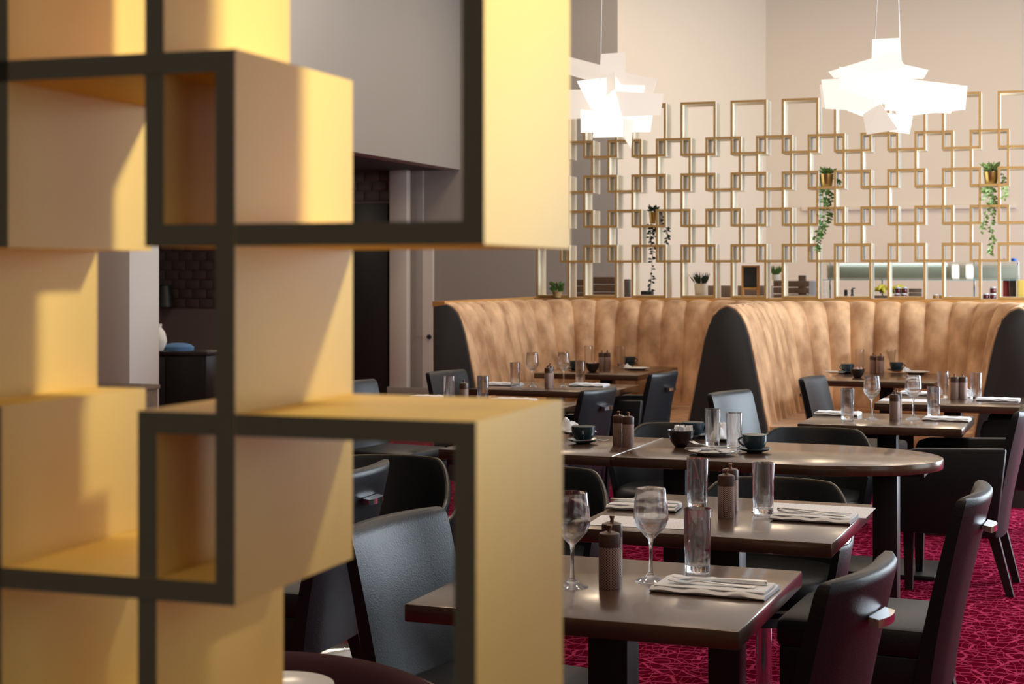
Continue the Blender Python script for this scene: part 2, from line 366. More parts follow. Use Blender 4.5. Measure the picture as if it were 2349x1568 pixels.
# ------------------------------------------------------------------ room dividers of interlocking boxes
def plank_meshes(w, h, d, t, inner, edge, nm):
    q = [1, 1]
    def bx(x0, x1, z0, z1): return MB().box(x0, x1, 0, d, z0, z1, [0, 0, 1, 0, 1, 0]).mesh(nm, [inner, edge])
    return (('side_plank', bx(0, t, 0, h)), ('side_plank', bx(w - t, w, 0, h)), ('top_plank', bx(t, w - t, h - t, h)), ('bottom_plank', bx(t, w - t, 0, t)))
def divider(label, loc, rz, rows, w, h, d, t, inner, edge):
    e = empty('room_divider', loc, rz, label, 'room divider')
    pm = plank_meshes(w, h, d, t, inner, edge, 'plank')
    for (z, xs, hs) in rows:
        for x in xs:
            b = bpy.data.objects.new('frame_box', None); b.empty_display_size = .05; b.location = (x, 0.0, z); COL.objects.link(b); b.parent = e
            for n, me in pm: obj(n, me, b)
    return e
# far divider
S0 = pz(1560.6, 12.7); SRZ = R(1.0)
BW, BH, BD, BT, PIT, RP, ZB = .290, .433, .21, .019, .409, .287, 1.286
rows = []
for r in range(5):
    if r % 2 == 0: xs = [(k - 3) * PIT for k in range(0, 11)]
    else: xs = [(k - 3) * PIT + PIT / 2 for k in range(0, 10)]
    rows.append((ZB + r * RP, xs, 1))
for i in (1, 3):
    rows[i] = (rows[i][0], rows[i][1], 1)
far = divider('honey-edged divider of interlocking rectangular frames on top of the booth backs', (S0.x, S0.y, 0), SRZ, rows, BW, BH, BD, BT, cream, oakedge)
for b in far.children:
    b.location.y = 0.0015 * (round((b.location.z - ZB) / RP) % 2)
def scr(xp, back=.1):       # plan point on the far divider at a pixel column
    q = (xp - CX) / F; u = Vector((math.cos(SRZ), math.sin(SRZ), 0)); n = Vector((-math.sin(SRZ), math.cos(SRZ), 0)); o = S0 + n * back
    # X = v.x CT + v.y ST ; Z = -v.x ST + v.y CT
    A = u.x * CT + u.y * ST - q * (-u.x * ST + u.y * CT); Bq = o.x * CT + o.y * ST - q * (-o.x * ST + o.y * CT)
    return o + u * (-Bq / A)
# near divider (same make, close to the lens)
FB = pz(1110, 1.165); fu = Vector((1, 0, 0))
fw, fh = .290, .438
rowsn = []
for (z, kind) in ((1.502 + .547, 'Q'), (1.502, 'P'), (1.657 - fh, 'Q'), (1.370 - fh, 'R'), (1.370 - .287 - fh + .0, 'Q'), (1.370 - .574 - fh, 'R'), (.095, 'Q')):
    if kind == 'Q': xs = [-.208 - fw - .42 * k for k in range(3)]
    elif kind == 'P': xs = [-fw - .42 * k for k in range(3)]
    else: xs = [-fw - .0065 - .42 * k for k in range(3)]
    rowsn.append((z, xs, 1))
rowsn = [r for r in rowsn if r[0] > .05]
near = divider('large out-of-focus gold divider of interlocking frames with front edges coloured olive for shade', (FB.x, FB.y, 0), R(1.0), rowsn, fw, fh, .219, .0175, gold, olive)
for i, b in enumerate(near.children): b.location.y = 0.0008 * (i % 2)
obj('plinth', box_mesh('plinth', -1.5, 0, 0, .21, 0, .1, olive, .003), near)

# ------------------------------------------------------------------ booths
YF = 10.46; YBK = 12.32; ZT = 1.262
W0x, W1x, W2x = on_y(1025, YF).x, on_y(1670, YF).x, on_y(2338, YF).x
ledge_u = S0
def upath(xl, xr, yf, yb, r, n=10):
    pts = [(xl, yf)]
    for i in range(n + 1):
        a = math.pi - i / n * math.pi / 2; pts.append((xl + r + r * math.cos(a), yb - r + r * math.sin(a)))
    for i in range(n + 1):
        a = math.pi / 2 - i / n * math.pi / 2; pts.append((xr - r + r * math.cos(a), yb - r + r * math.sin(a)))
    pts.append((xr, yf)); return [Vector(p) for p in pts]
def resample(pts):
    L = [0]
    for i in range(1, len(pts)): L.append(L[-1] + (pts[i] - pts[i - 1]).length)
    def at(s):
        s = max(0, min(L[-1], s))
        for i in range(1, len(pts)):
            if s <= L[i] + 1e-9:
                t = (s - L[i - 1]) / max(1e-9, L[i] - L[i - 1]); return pts[i - 1].lerp(pts[i], t)
        return pts[-1]
    def nrm(s):
        d = at(s + .06) - at(s - .06); d.normalize(); return Vector((d.y, -d.x))   # inward (right-hand side of travel)
    return L[-1], at, nrm
PROF = [(.40, .205), (.46, .200), (.60, .172), (.75, .142), (.90, .112), (1.05, .080), (1.14, .052), (1.20, .022), (1.24, -.018), (1.258, -.055), (1.262, -.085)]
def booth(label, xl, xr, group):
    e = empty('booth_sofa', ((xl + xr) / 2, YF, 0), 0, label, 'sofa', group); ox, oy = (xl + xr) / 2, YF
    path = upath(xl, xr, YF, YBK, .62); T, at, nrm = resample(path)
    n = int(round(T / .19)); wd = T / n
    for i in range(n):
        m = MB(); rings = []
        K = 8
        for z, off in PROF:
            row = []
            for j in range(K + 1):
                u = j / K; s = (i + u) * wd
                bul = .034 * (1 - abs(2 * u - 1) ** 2.6)
                p = at(s) + nrm(s) * (off + bul - .024); row.append((p.x - ox, p.y - oy, z + (.010 * (1 - abs(2 * u - 1) ** 3) if z > 1.2 else 0)))
            rings.append(row)
        m.loft(rings, False, False, closed=False)
        obj('back_channel', m.mesh('back_channel', velvet, 60), e)
    # backing shell behind the channels
    m = MB(); ri = []
    S = [T * i / 60 for i in range(61)]
    for z, o0 in ((0.0, .05), (1.20, -.035)):
        pass
    for z, o0 in ((.0, .16), (.45, .16), (1.15, .015), (1.235, -.06), (1.235, -.07), (0.0, -.07)):
        ri.append([(*(at(s) + nrm(s) * o0 - Vector((ox, oy))), z) for s in S])
    m.loft(ri, False, False, closed=False); obj('backing', m.mesh('backing', panelgrey, 40), e)
    # seat and plinth
    def band(a0, a1, z0, z1, mt, nm, bev):
        m = MB(); rr = []
        for s in S:
            p, q = at(s), nrm(s)
            i0, i1 = p + q * a0 - Vector((ox, oy)), p + q * a1 - Vector((ox, oy))
            rr.append([(i0.x, i0.y, z0), (i1.x, i1.y, z0), (i1.x, i1.y, z1), (i0.x, i0.y, z1)])
        m.loft(rr); obj(nm, m.mesh(nm, mt, 40, bevel=bev), e)
    band(.17, .58, .31, .46, velvet, 'seat', .012); band(.17, .53, 0, .31, panelgrey, 'plinth', 0)
    return e, ox, oy
def end_panel(e, ox, oy, xw, left, right):
    # outline of the wing end, outer side flat when there is no booth on that side
    pts = []
    t0 = .072
    Lp = [(-t0 - max(o, -t0 + .004), z) for z, o in PROF if z >= .40] if left else [(-t0 - .02, .40), (-t0 - .02, 1.25)]
    Rp = [(t0 + max(o, -t0 + .004), z) for z, o in PROF if z >= .40] if right else [(t0 + .02, .40), (t0 + .02, 1.25)]
    pts = [(Lp[0][0], 0)] + Lp + list(reversed(Rp)) + [(Rp[0][0], 0)]
    def ring(y, k): return [(xw + x * k - ox, YF + y - oy, z * (1 if z < .5 else (1 - (1 - k) * .12))) for x, z in pts]
    m = MB().loft([ring(-.035, .93), ring(-.03, .975), ring(.0, .985)])
    p = obj('end_panel', m.mesh('end_panel', panelgrey, 50), e); p['label'] = 'charcoal end panel'
    m = MB(); m.tube([(xw + x - ox, YF - .012 - oy, z) for x, z in pts], .011, 8); q = obj('piping', m.mesh('piping', velvet, 60), p)
B1, o1x, o1y = booth('tan velvet channel-back booth on the left, nearer the grey wall', W0x + .072, W1x - .072, 'velvet booths')
end_panel(B1, o1x, o1y, W0x, False, True)
B2, o2x, o2y = booth('tan velvet channel-back booth on the right, under the servery glass', W1x + .072, W2x - .072, 'velvet booths')
end_panel(B2, o2x, o2y, W1x, True, True); end_panel(B2, o2x, o2y, W2x, True, True)
# honey ledge running along the top of the backs and out along the left wing
m = MB(); m.box(W0x - .16, W2x + 1.0, YBK + .065, YBK + .62, 1.246, 1.284)
m.box(W0x - .10, W0x - .005, YF - .03, YBK + .065, 1.246, 1.284)
tag(obj('wooden_ledge', m.mesh('wooden_ledge', oakledge, weld=False)), 'long honey-coloured wooden ledge on top of the booth backs', 'ledge')
obj('side_panel', box_mesh('side_panel', W0x - .10 - o1x, W0x - .072 - o1x, 0, YBK + .09 - YF, 0, 1.245, panelgrey), B1)
m = MB(); m.box(W0x - .16, W2x + 1.0, YBK + .105, YBK + .60, 0, 1.245)
struct('wall_booth', m.mesh('wall_booth', panelgrey, weld=False))

# ------------------------------------------------------------------ tables
def table_top_mesh(w, d, round_end=0.0):
    t = .04
    if round_end:
        pts = [(0, 0)]; a = round_end; n = 28
        for i in range(n + 1):
            q = -math.pi / 2 + math.pi * i / n; pts.append((w - a + a * math.cos(q), d / 2 + d / 2 * math.sin(q)))
        pts.append((0, d))
    else: pts = [(0, 0), (w, 0), (w, d), (0, d)]
    return MB().prism(pts, .75 - t, .75).mesh('table_top', darkwood, 30, bevel=.004)
def table(label, fl, w, d, round_end=0.0, peds=None, rz=R(-1.0), pl=.25):
    e = empty('dining_table', (fl.x, fl.y, 0), rz, label, 'table', 'dark wood dining tables')
    obj('table_top', table_top_mesh(w, d, round_end), e)
    for (x, y) in (peds or [(w / 2, d / 2)]):
        obj('pedestal', box_mesh('pedestal', x - .048, x + .048, y - .048, y + .048, .015, .71, blackmetal, .004), e)
        obj('mounting_plate', box_mesh('mounting_plate', x - .16, x + .16, y - .12, y + .12, .69, .711, blackmetal), e)
        obj('base_plate', box_mesh('base_plate', x - pl, x + pl, y - pl * .9, y + pl * .9, 0, .022, blackmetal, .004), e)
    return e
RZ = R(-1.0); DU = Vector((math.cos(RZ), math.sin(RZ), 0)); DV = Vector((-math.sin(RZ), math.cos(RZ), 0))
t1 = px(927, 1384); table('nearest square dark table, cut off by the gold divider on the left', t1, .752, .70)
t2 = px(1908, 1246) - DU * .757; table('second dark table from the camera, laid with printed menus', t2, .757, .77)
t3 = px(1400.7, 1046.7)
rt = table('long dark table with a rounded right end', t3 + DU * .002, 1.25, .764, .50, [(.17, .38), (1.03, .38)])
obj('edge_highlight_strip', box_mesh('edge_highlight_strip', -.001, .004, .004, .76, .735, .7515, steel, .0008), rt)['label'] = 'metal strip as the joint edge highlight'  # steel strip stands in for the bright highlight on the edge bevel
table('rectangular dark table butted against the round-ended table', t3 - DU * .752, .75, .764)
tF = px(1829, 971); table('dark table with wine glasses in front of the right booth', tF, .775, .72)
tE = px(2005, 924); table('dark table between right booth and table of wine glasses', tE, .80, .72)
tD = px(1882, 872); table('dark table inside the right velvet booth', tD, .76, 1.05)
tA = px(1075, 891); table('dark table with wine glasses in front of the left booth', tA, .92, .72)
tB = px(1224, 855); table('dark table inside the left velvet booth', tB, .80, 1.10)
tC = px(905, 935); table('dark table mostly hidden behind the top of the gold divider', tC, .86, .72)


# ------------------------------------------------------------------ chairs (local: sitter faces +X)
def chair_meshes():
    M = {}
    m = MB(); rings = []
    def sect(z, k=1.0, th=.062):
        f = (z - .27) / .58; x0 = -.185 - .135 * max(0, f) ** 1.25; w = .225 * k; pts = []
        n = 8
        def xx(y): return x0 + .035 * (y / .225) ** 2 * (.35 + .65 * max(0, f))
        for j in range(n + 1):
            y = -w + 2 * w * j / n; e = 1 - abs(2 * j / n - 1) ** 8; pts.append((xx(y) + th / 2 * (.55 + .45 * e) * k, y, z))
        for j in range(n + 1):
            y = w - 2 * w * j / n; e = 1 - abs(2 * j / n - 1) ** 8; pts.append((xx(y) - th / 2 * (.55 + .45 * e) * k, y, z))
        return pts
    rings = [sect(z, 1, .085 - .03 * (z - .27) / .58) for z in (.27, .35, .45, .55, .65, .73, .79, .825)]
    rings += [sect(.842, .985, .050), sect(.850, .955, .030)]
    m.loft(rings); M['backrest'] = m.mesh('backrest', leather, 50)
    M['seat'] = box_mesh('seat', -.19, .245, -.222, .222, .385, .472, leather, .022)
    M['apron'] = box_mesh('apron', -.19, .235, -.215, .215, .27, .39, leather, .008)
    def leg(x, y, dx):
        return MB().loft([[(x + dx - .017, y - .017, 0), (x + dx + .017, y - .017, 0), (x + dx + .017, y + .017, 0), (x + dx - .017, y + .017, 0)],
                          [(x - .024, y - .024, .28), (x + .024, y - .024, .28), (x + .024, y + .024, .28), (x - .024, y + .024, .28)]]).mesh('leg', blackmetal)
    M['legs'] = [leg(.20, .185, .0), leg(.20, -.185, .0), leg(-.18, .185, -.075), leg(-.18, -.185, -.075)]
    m = MB(); rr = []
    for j in range(9):
        y = -.058 + .116 * j / 8; b = .024 - .010 * (2 * j / 8 - 1) ** 2
        xb = -.308 - .026
        rr.append([(xb - b, y, .733), (xb - b, y, .751), (xb + .008, y, .755), (xb + .008, y, .738)])
    m.loft(rr); m.box(-.336, -.295, -.03, .03, .738, .751); M['handle'] = m.mesh('handle', chrome, 40, weld=False)
    for s in (-1, 1):
        m = MB(); pr = [(-.20, .28), (.235, .28), (.235, .60), (.215, .655), (.16, .672), (-.245, .685)]
        y0, y1 = (s * .228, s * .278) if s > 0 else (s * .278, s * .228)
        m.loft([[(x, y0, z) for x, z in pr], [(x, y1, z) for x, z in pr]]); M['arm%d' % s] = m.mesh('armrest', leather, 40, bevel=.012)
    return M
CM = chair_meshes()
def chair(label, c, rz, arms=False, group='charcoal leather dining chairs'):
    e = empty('armchair' if arms else 'dining_chair', (c.x, c.y, 0), rz, label, 'chair', group)
    for n in ('seat', 'apron', 'backrest'): obj(n, CM[n], e)
    for l in CM['legs']: obj('leg', l, e)
    h = obj('handle', CM['handle'], e); h['label'] = 'chrome pull handle'
    if arms:
        for s in (-1, 1): obj('armrest', CM['arm%d' % s], e)
    return e
def chair_back(label, bx, by, rz, arms=False, h=.85):      # placed by the pixel of the middle of the back's top edge
    p = px(bx, by, h); o = Vector((math.cos(rz), math.sin(rz), 0)) * .315; return chair(label, p + o, rz, arms)
chair_back('charcoal dining chair at lower right with chrome back handle, tucked under nearest table', 2000, 1300, R(180 - 10))
chair_back('charcoal dining chair at far right edge seen side-on, beside the second table', 2252, 1122, R(180 - 3))
chair_back('charcoal dining chair facing the nearest table from the left, lit leather front', 885, 1184, R(-9))
chair_back('charcoal dining chair with chrome handle glimpsed through the gold divider on the left', 842, 1070, R(180 + 1))
chair_back('charcoal armchair with chrome handle right of the divider-hidden table', 1385, 890, R(180 - 7), True)
chair_back('charcoal armchair with chrome handle nearest the left booth, right of its front table', 1532, 853, R(180 - 7), True)
chair_back('charcoal chair with grey-lit front at left end of the left booth', 1014, 850, R(-10))
chair_back('charcoal chair by the black doorway, mostly hidden behind the gold divider', 800, 873, R(-9))
chair_back('charcoal chair with lit front before the middle booth end panel', 1662, 897, R(-16))
chair_back('charcoal chair with lit front standing inside mouth of right booth', 1853, 864, R(-8))
c12 = W(2.12, 7.47); chair('large dark armchair at right edge beside the table with wine glasses', c12, R(180 - 2), True)
c13 = W(2.93, 8.95); chair('dark armchair at right edge, behind the large dark armchair', c13, R(180), True)

# tub chairs on chrome discs (local: sitter faces +X)
def tub_meshes():
    M = {}
    def top(f):
        a = abs(f); s = min(1, max(0, (a - R(38)) / R(58))); s = s * s * (3 - 2 * s); return .735 - .165 * s
    def plan(f, r): return (-r[0] * math.cos(f) , r[1] * math.sin(f))
    n = 40; rr = []; edge = []
    for i in range(n + 1):
        f = R(-112) + R(224) * i / n; t = top(f); sec = []
        for (k, z) in ((.86, .33), (.93, .45), (1.0, t - .012), (.985, t), (.93, t), (.915, t - .012), (.84, .46), (.78, .40)):
            x, y = plan(f, (.315 * k, .305 * k)); sec.append((x, y, z))
        rr.append(sec); x, y = plan(f, (.315 * .957, .305 * .957)); edge.append((x, y, t + .002))
    M['shell'] = MB().loft(rr).mesh('shell', leather, 40)
    M['piping'] = MB().tube(edge, .006, 6).mesh('piping', leather_trim, 60)
    m = MB(); N = 32; rings = []
    for z, k in ((.36, .90), (.375, .98), (.41, 1.0), (.445, .985), (.462, .93), (.468, .80)):
        rings.append([(.01 + .262 * k * math.copysign(abs(math.cos(2 * math.pi * j / N)) ** .75, math.cos(2 * math.pi * j / N)), .255 * k * math.copysign(abs(math.sin(2 * math.pi * j / N)) ** .75, math.sin(2 * math.pi * j / N)), z) for j in range(N)])
    m.loft(rings); M['seat'] = m.mesh('seat', leather, 40)
    m = MB().lathe([(.0001, .30), (.20, .30), (.24, .34), (.24, .37), (.0001, .37)], 28); M['seat_pan'] = m.mesh('seat_pan', leather, 40)
    M['pole'] = MB().lathe([(.0275, .012), (.0275, .31)], 20).mesh('pole', chrome, 40)
    M['base'] = MB().lathe([(.0001, 0), (.225, 0), (.228, .006), (.20, .012), (.06, .022), (.035, .03), (.0001, .03)], 40).mesh('disc_base', chrome, 30)
    return M
TM = tub_meshes()
def tub(label, xp, yp, rz, h=.735):
    p = px(xp, yp, h); o = Vector((math.cos(rz), math.sin(rz), 0)) * .30; p = p + o
    e = empty('tub_chair', (p.x, p.y, 0), rz, label, 'chair', 'charcoal tub chairs')
    obj('seat', TM['seat'], e); obj('seat_pan', TM['seat_pan'], e)
    s = obj('shell', TM['shell'], e); q = obj('piping', TM['piping'], s)
    obj('pole', TM['pole'], e)['label'] = 'chrome pole'; obj('disc_base', TM['base'], e)['label'] = 'round chrome base'
    return e
fc = R(-90)
tub('charcoal tub chair behind the second table, left one, beside the gold divider', 1262, 1072, fc + R(2))
tub('charcoal tub chair behind the second table, right one, behind the pepper mills', 1795, 1098, fc - R(2))
tub('charcoal tub chair behind the rounded table end', 1880, 982, fc)
tub('charcoal tub chair behind the sugar bowl on the round-ended table', 1575, 972, fc)
tub('charcoal tub chair seen through the lower frame of the gold divider', 918, 1046, fc + R(3))
# burgundy velvet tub chair low left, with a white plate before it
bt = px(745, 1500, .76)
e = empty('burgundy_armchair', (bt.x - .02, bt.y - .33, 0), R(-92), 'burgundy velvet rounded chair back at the bottom, left of the nearest table', 'chair')
m = MB(); rr = []
for i in range(41):
    f = R(-115) + R(230) * i / 40; a = abs(f); t = .76 - .10 * (min(1, a / R(115))) ** 2; sec = []
    for k, z in ((.90, .30), (1.0, .5), (1.02, t - .05), (.99, t - .012), (.93, t), (.87, t - .014), (.84, t - .06), (.80, .42)):
        sec.append((-.36 * k * math.cos(f), .44 * k * math.sin(f), z))
    rr.append(sec)
obj('shell', MB().loft(rr).mesh('shell', burgundy, 50), e)
m = MB().lathe([(.0001, .28), (.28, .28), (.30, .33), (.30, .42), (.26, .455), (.0001, .46)], 32); obj('seat', m.mesh('seat', burgundy, 40), e)
for a in range(4):
    q = a * math.pi / 2 + .78; obj('leg', MB().tube([(.22 * math.cos(q), .22 * math.sin(q), 0), (.19 * math.cos(q), .19 * math.sin(q), .3)], [.014, .02], 10).mesh('leg', blackmetal, 40), e)

# ------------------------------------------------------------------ tableware
def glass_mesh(prof, n=32): return MB().lathe(prof, n).mesh('glass', glass, 35)
HB = glass_mesh([(.0001, .004), (.025, .003), (.0285, 0), (.0300, .003), (.0318, .06), (.0340, .1555), (.0333, .1568), (.0322, .1558), (.0300, .06), (.0280, .022), (.022, .0185), (.0001, .018)])
WG = glass_mesh([(.0001, .0075), (.014, .0065), (.033, .0012), (.0365, 0), (.0375, .0012), (.034, .0034), (.014, .011), (.006, .02), (.0042, .045), (.0042, .085), (.0065, .098), (.020, .112), (.0345, .128), (.0418, .147), (.0420, .158), (.0395, .185), (.0355, .2195), (.0350, .2205), (.0343, .2195), (.0382, .185), (.0405, .158), (.0402, .148), (.033, .130), (.018, .114), (.004, .108), (.0001, .1075)])
MBODY = MB().lathe([(.0001, 0), (.0245, 0), (.0252, .001), (.0252, .0955), (.0001, .0955)], 32).mesh('mill_body', lattice, 35)
MCAP = MB().lathe([(.0001, .0955), (.0250, .0955), (.0252, .098), (.0252, .122), (.0235, .1265), (.012, .1305), (.0001, .131)], 32).mesh('mill_cap', millwood, 35)
MKNOB = MB().lathe([(.0001, .130), (.0055, .130), (.0042, .137), (.0062, .142), (.0066, .1455), (.0001, .147)], 16).mesh('mill_knob', copper, 40)
def hb(label, p, k=1.0):
    o = tag(obj('highball_glass', HB, None, p), label, 'glass', 'highball glasses'); o.scale = (k, k, k); return o
def wg(label, p): return tag(obj('wine_glass', WG, None, p), label, 'wine glass', 'wine glasses')
def mill(label, p, rz=0):
    e = empty('pepper_mill', p, rz, label, 'mill', 'copper lattice salt and pepper mills')
    obj('mill_body', MBODY, e); obj('mill_cap', MCAP, e); obj('mill_knob', MKNOB, e); return e
def napkin_mesh(seed):
    rn = random.Random(seed); m = MB(); rings = []
    w, d = .235, .135
    n = 14
    for i in range(n + 1):
        x = -w / 2 + w * i / n; t = abs(2 * i / n - 1)
        hh = .0095 + .002 * math.sin(i * 1.3 + seed); dd = d * (1 - .05 * (1 - i / n)); k = .85 if i in (0, n) else 1
        sk = .020 * (0.5 - i / n)
        sec = []
        for (yy, zz) in ((-.50, .25), (-.52, .55), (-.485, .95), (-.40, 1.15), (-.32, 1.0), (0, .92), (.30, .98), (.42, 1.25), (.50, .9), (.515, .5), (.49, .05), (-.46, .03)):
            sec.append((x + rn.uniform(-.0006, .0006) + (.004 * yy if i in (0, n) else 0), yy * dd + sk * .3 + rn.uniform(-.0007, .0007), max(.0004, zz * hh * k * 1.35 + rn.uniform(-.0004, .0004))))
        rings.append(sec)
    m.loft(rings)
    rings = []          # upper fold
    for i in range(n + 1):
        x = -w / 2 + .006 + (w - .010) * i / n; hh = .013 + .0012 * math.sin(i * .9 + seed * 2); sec = []
        for (yy, zz) in ((-.40, .0), (-.43, .35), (-.39, .52), (-.30, .40), (.15, .34), (.33, .42), (.38, .25), (.36, .0)):
            sec.append((x, yy * d + rn.uniform(-.0006, .0006), .0125 + zz * .011))
        rings.append(sec)
    m.loft(rings)
    return m.mesh('napkin', linen, 60, weld=False)
NAPS = [napkin_mesh(s) for s in range(4)]
def napkin(label, p, rz=RZ, k=0, s=1.0):
    o = tag(obj('folded_napkin', NAPS[k % 4], None, p, rz), label, 'napkin', 'folded white napkins'); o.scale = (s, s, 1); return o
def fork_mesh():
    m = MB(); st = [(-.10, .0095, 0), (-.095, .0105, 0), (-.05, .0065, .001), (0, .0042, .004), (.03, .0045, .006), (.042, .009, .005), (.055, .0125, .002)]
    rr = [[(x, -w, z), (x, w, z), (x, w, z + .0022), (x, -w, z + .0022)] for x, w, z in st]; m.loft(rr)
    for k in range(4):
        y = -.0105 + .007 * k; rr = []
        for x, z, w in ((.054, .002, .0026), (.075, .003, .0022), (.098, .0075, .0012)): rr.append([(x, y - w, z), (x, y + w, z), (x, y + w, z + .002), (x, y - w, z + .002)])
        m.loft(rr)
    return m.mesh('fork', steel, 40, weld=False)
def knife_mesh():
    st = [(-.115, .006, .0035), (-.112, .008, .0042), (-.04, .0072, .004), (.0, .0062, .0035), (.012, .009, .0016), (.07, .0098, .0013), (.098, .007, .001), (.107, .002, .0008)]
    rr = [[(x, -w, -t + .004), (x, w, -t + .004), (x, w, t + .004), (x, -w, t + .004)] for x, w, t in st]
    return MB().loft(rr).mesh('knife', steel, 40)
def spoon_mesh():
    m = MB(); rr = []
    for x, w, z in [(-.075, .005, 0), (-.07, .006, 0), (0, .0028, .004), (.03, .003, .006), (.04, .009, .004), (.055, .0145, .0015), (.068, .012, .003), (.078, .004, .006)]:
        rr.append([(x, -w, z + .002), (x, 0, z), (x, w, z + .002), (x, w, z + .0036), (x, 0, z + .002), (x, -w, z + .0036)])
    return m.loft(rr).mesh('spoon', steel, 50)
FK, KN, SP = fork_mesh(), knife_mesh(), spoon_mesh()
def cut(kind, label, p, rz, tilt=0.0):
    return tag(obj(kind, {'fork': FK, 'knife': KN, 'spoon': SP}[kind], None, p, rot=(0, tilt, rz)), label, kind, 'steel cutlery')
CUPB = MB().lathe([(.0001, .004), (.022, .004), (.024, 0), (.026, 0), (.027, .005), (.040, .018), (.0475, .04), (.0490, .0635), (.0480, .0645)], 32).mesh('cup_body', navy, 40)
CUPI = MB().lathe([(.0480, .0645), (.0465, .063), (.045, .04), (.037, .02), (.024, .009), (.0001, .008)], 32).mesh('cup_inside', navy_in, 40)
hp = [(.046 + .024 * math.sin(math.pi * i / 10) - .0, 0, .052 - .036 * i / 10 + .004 * math.sin(math.pi * i / 10)) for i in range(11)]
CUPH = MB().tube(hp, .0042, 8).mesh('cup_handle', navy, 60)
SAU = MB().lathe([(.0001, .002), (.030, 0), (.034, .003), (.058, .010), (.069, .0165), (.0685, .0185), (.055, .013), (.033, .0065), (.0001, .006)], 36).mesh('saucer', navy, 40)
PLT = MB().lathe([(.0001, .001), (.055, 0), (.060, .004), (.088, .012), (.0955, .0165), (.095, .0185), (.083, .015), (.058, .0085), (.0001, .0075)], 40).mesh('plate', china, 40)
BOW = MB().lathe([(.0001, .003), (.024, 0), (.028, .003), (.042, .022), (.0535, .05), (.0565, .070), (.0550, .071), (.0515, .052), (.040, .028), (.025, .012), (.0001, .010)], 32).mesh('bowl', darkbowl, 40)
def saucer(label, p): return tag(obj('saucer', SAU, None, p), label, 'saucer', 'dark saucers')
def cup(label, p, rz, s=1.0):
    e = empty('coffee_cup', p, rz, label, 'cup', 'blue-black coffee cups'); e.scale = (s, s, s)
    obj('cup_body', CUPB, e); obj('cup_inside', CUPI, e)['label'] = 'pale blue glazed inside'; obj('cup_handle', CUPH, e); return e
def plate(label, p, s=1.0):
    o = tag(obj('dessert_plate', PLT, None, p), label, 'plate', 'white plates'); o.scale = (s, s, s); return o
SACH = box_mesh('sachet', -.013, .013, -.0022, .0022, -.022, .022, sugarp, .0012)
SACHB = box_mesh('sachet_b', -.008, .008, -.008, .008, -.008, .008, sugarb, .0025)
def sugar_bowl(label, slabel, p, n, brown, s=1.0, seed=1):
    o = tag(obj('sugar_bowl', BOW, None, p), label, 'bowl', 'dark sugar bowls'); o.scale = (s, s, s); rn = random.Random(seed)
    for i in range(n):
        a = i * 2.4; r = .012 + .026 * ((i * .37) % 1)
        z = .068 if not brown else .060 + .006 * (i % 3)
        q = tag(obj('sugar_sachet' if not brown else 'sugar_cube', SACHB if brown else SACH, None, (p.x + r * s * math.cos(a), p.y + r * s * math.sin(a), p.z + s * z), rot=(R(rn.uniform(-30, 30)), R(rn.uniform(-35, 35)), R(rn.uniform(0, 180)))), slabel, 'sugar', slabel)
def crumple(label, p, rz, seed, s=1.0):
    rn = random.Random(seed); m = MB(); n = 14; rows = []
    for i in range(n + 1):
        row = []
        for j in range(n + 1):
            u, v = i / n * 2 - 1, j / n * 2 - 1
            fold = abs(math.sin(u * 3.1 + v * 1.7 + seed)) * .026 + abs(math.sin(u * 1.3 - v * 4.3 + seed * 2)) * .018
            env = max(0, 1 - max(abs(u), abs(v)) ** 4)
            row.append((u * .062 + rn.uniform(-.002, .002), v * .042 + rn.uniform(-.002, .002), .003 + fold * env * 1.1 + .032 * env * max(0, 1 - ((u + .3) ** 2 + v * v) * 2.2)))
        rows.append(row)
    m.loft(rows, False, False, closed=False)
    top = len(m.v)
    me = m.mesh('crumpled_napkin', linen, 50)
    bm = bmesh.new(); bm.from_mesh(me); bmesh.ops.solidify(bm, geom=bm.faces[:], thickness=.0015); bm.to_mesh(me); bm.free()
    o = tag(obj('crumpled_napkin', me, None, p, rz), label, 'napkin', 'crumpled napkins'); o.scale = (s, s, s); return o
def up(v, dz): return Vector((v.x, v.y, v.z + dz))
def off(v, a, b, dz=0): return v + DU * a + DV * b + Vector((0, 0, dz))
MENU = box_mesh('menu', -.21, .21, -.148, .148, 0, .0012, paper)

# nearest table
wg('wine glass in the middle of the nearest table, between mills and tumbler', px(1493, 1331))
wg('wine glass on the nearest table half hidden by the gold divider edge', px(1313, 1345))
mill('front copper mill on the nearest table', px(1398, 1347)); mill('rear copper mill on nearest table, hidden behind its twin', px(1404, 1320), .4)
hb('tall tumbler on the nearest table behind the folded napkin', px(1600, 1312))
np1 = px(1640, 1354); napkin('folded white napkin carrying fork and knife on the nearest table', np1, RZ, 0, 1.14)
cut('fork', 'steel fork on the napkin of the nearest table', off(np1, -.002, -.028, .018), RZ + R(183)); cut('knife', 'steel knife on the napkin of the nearest table', off(np1, .002, .020, .018), RZ + R(181))
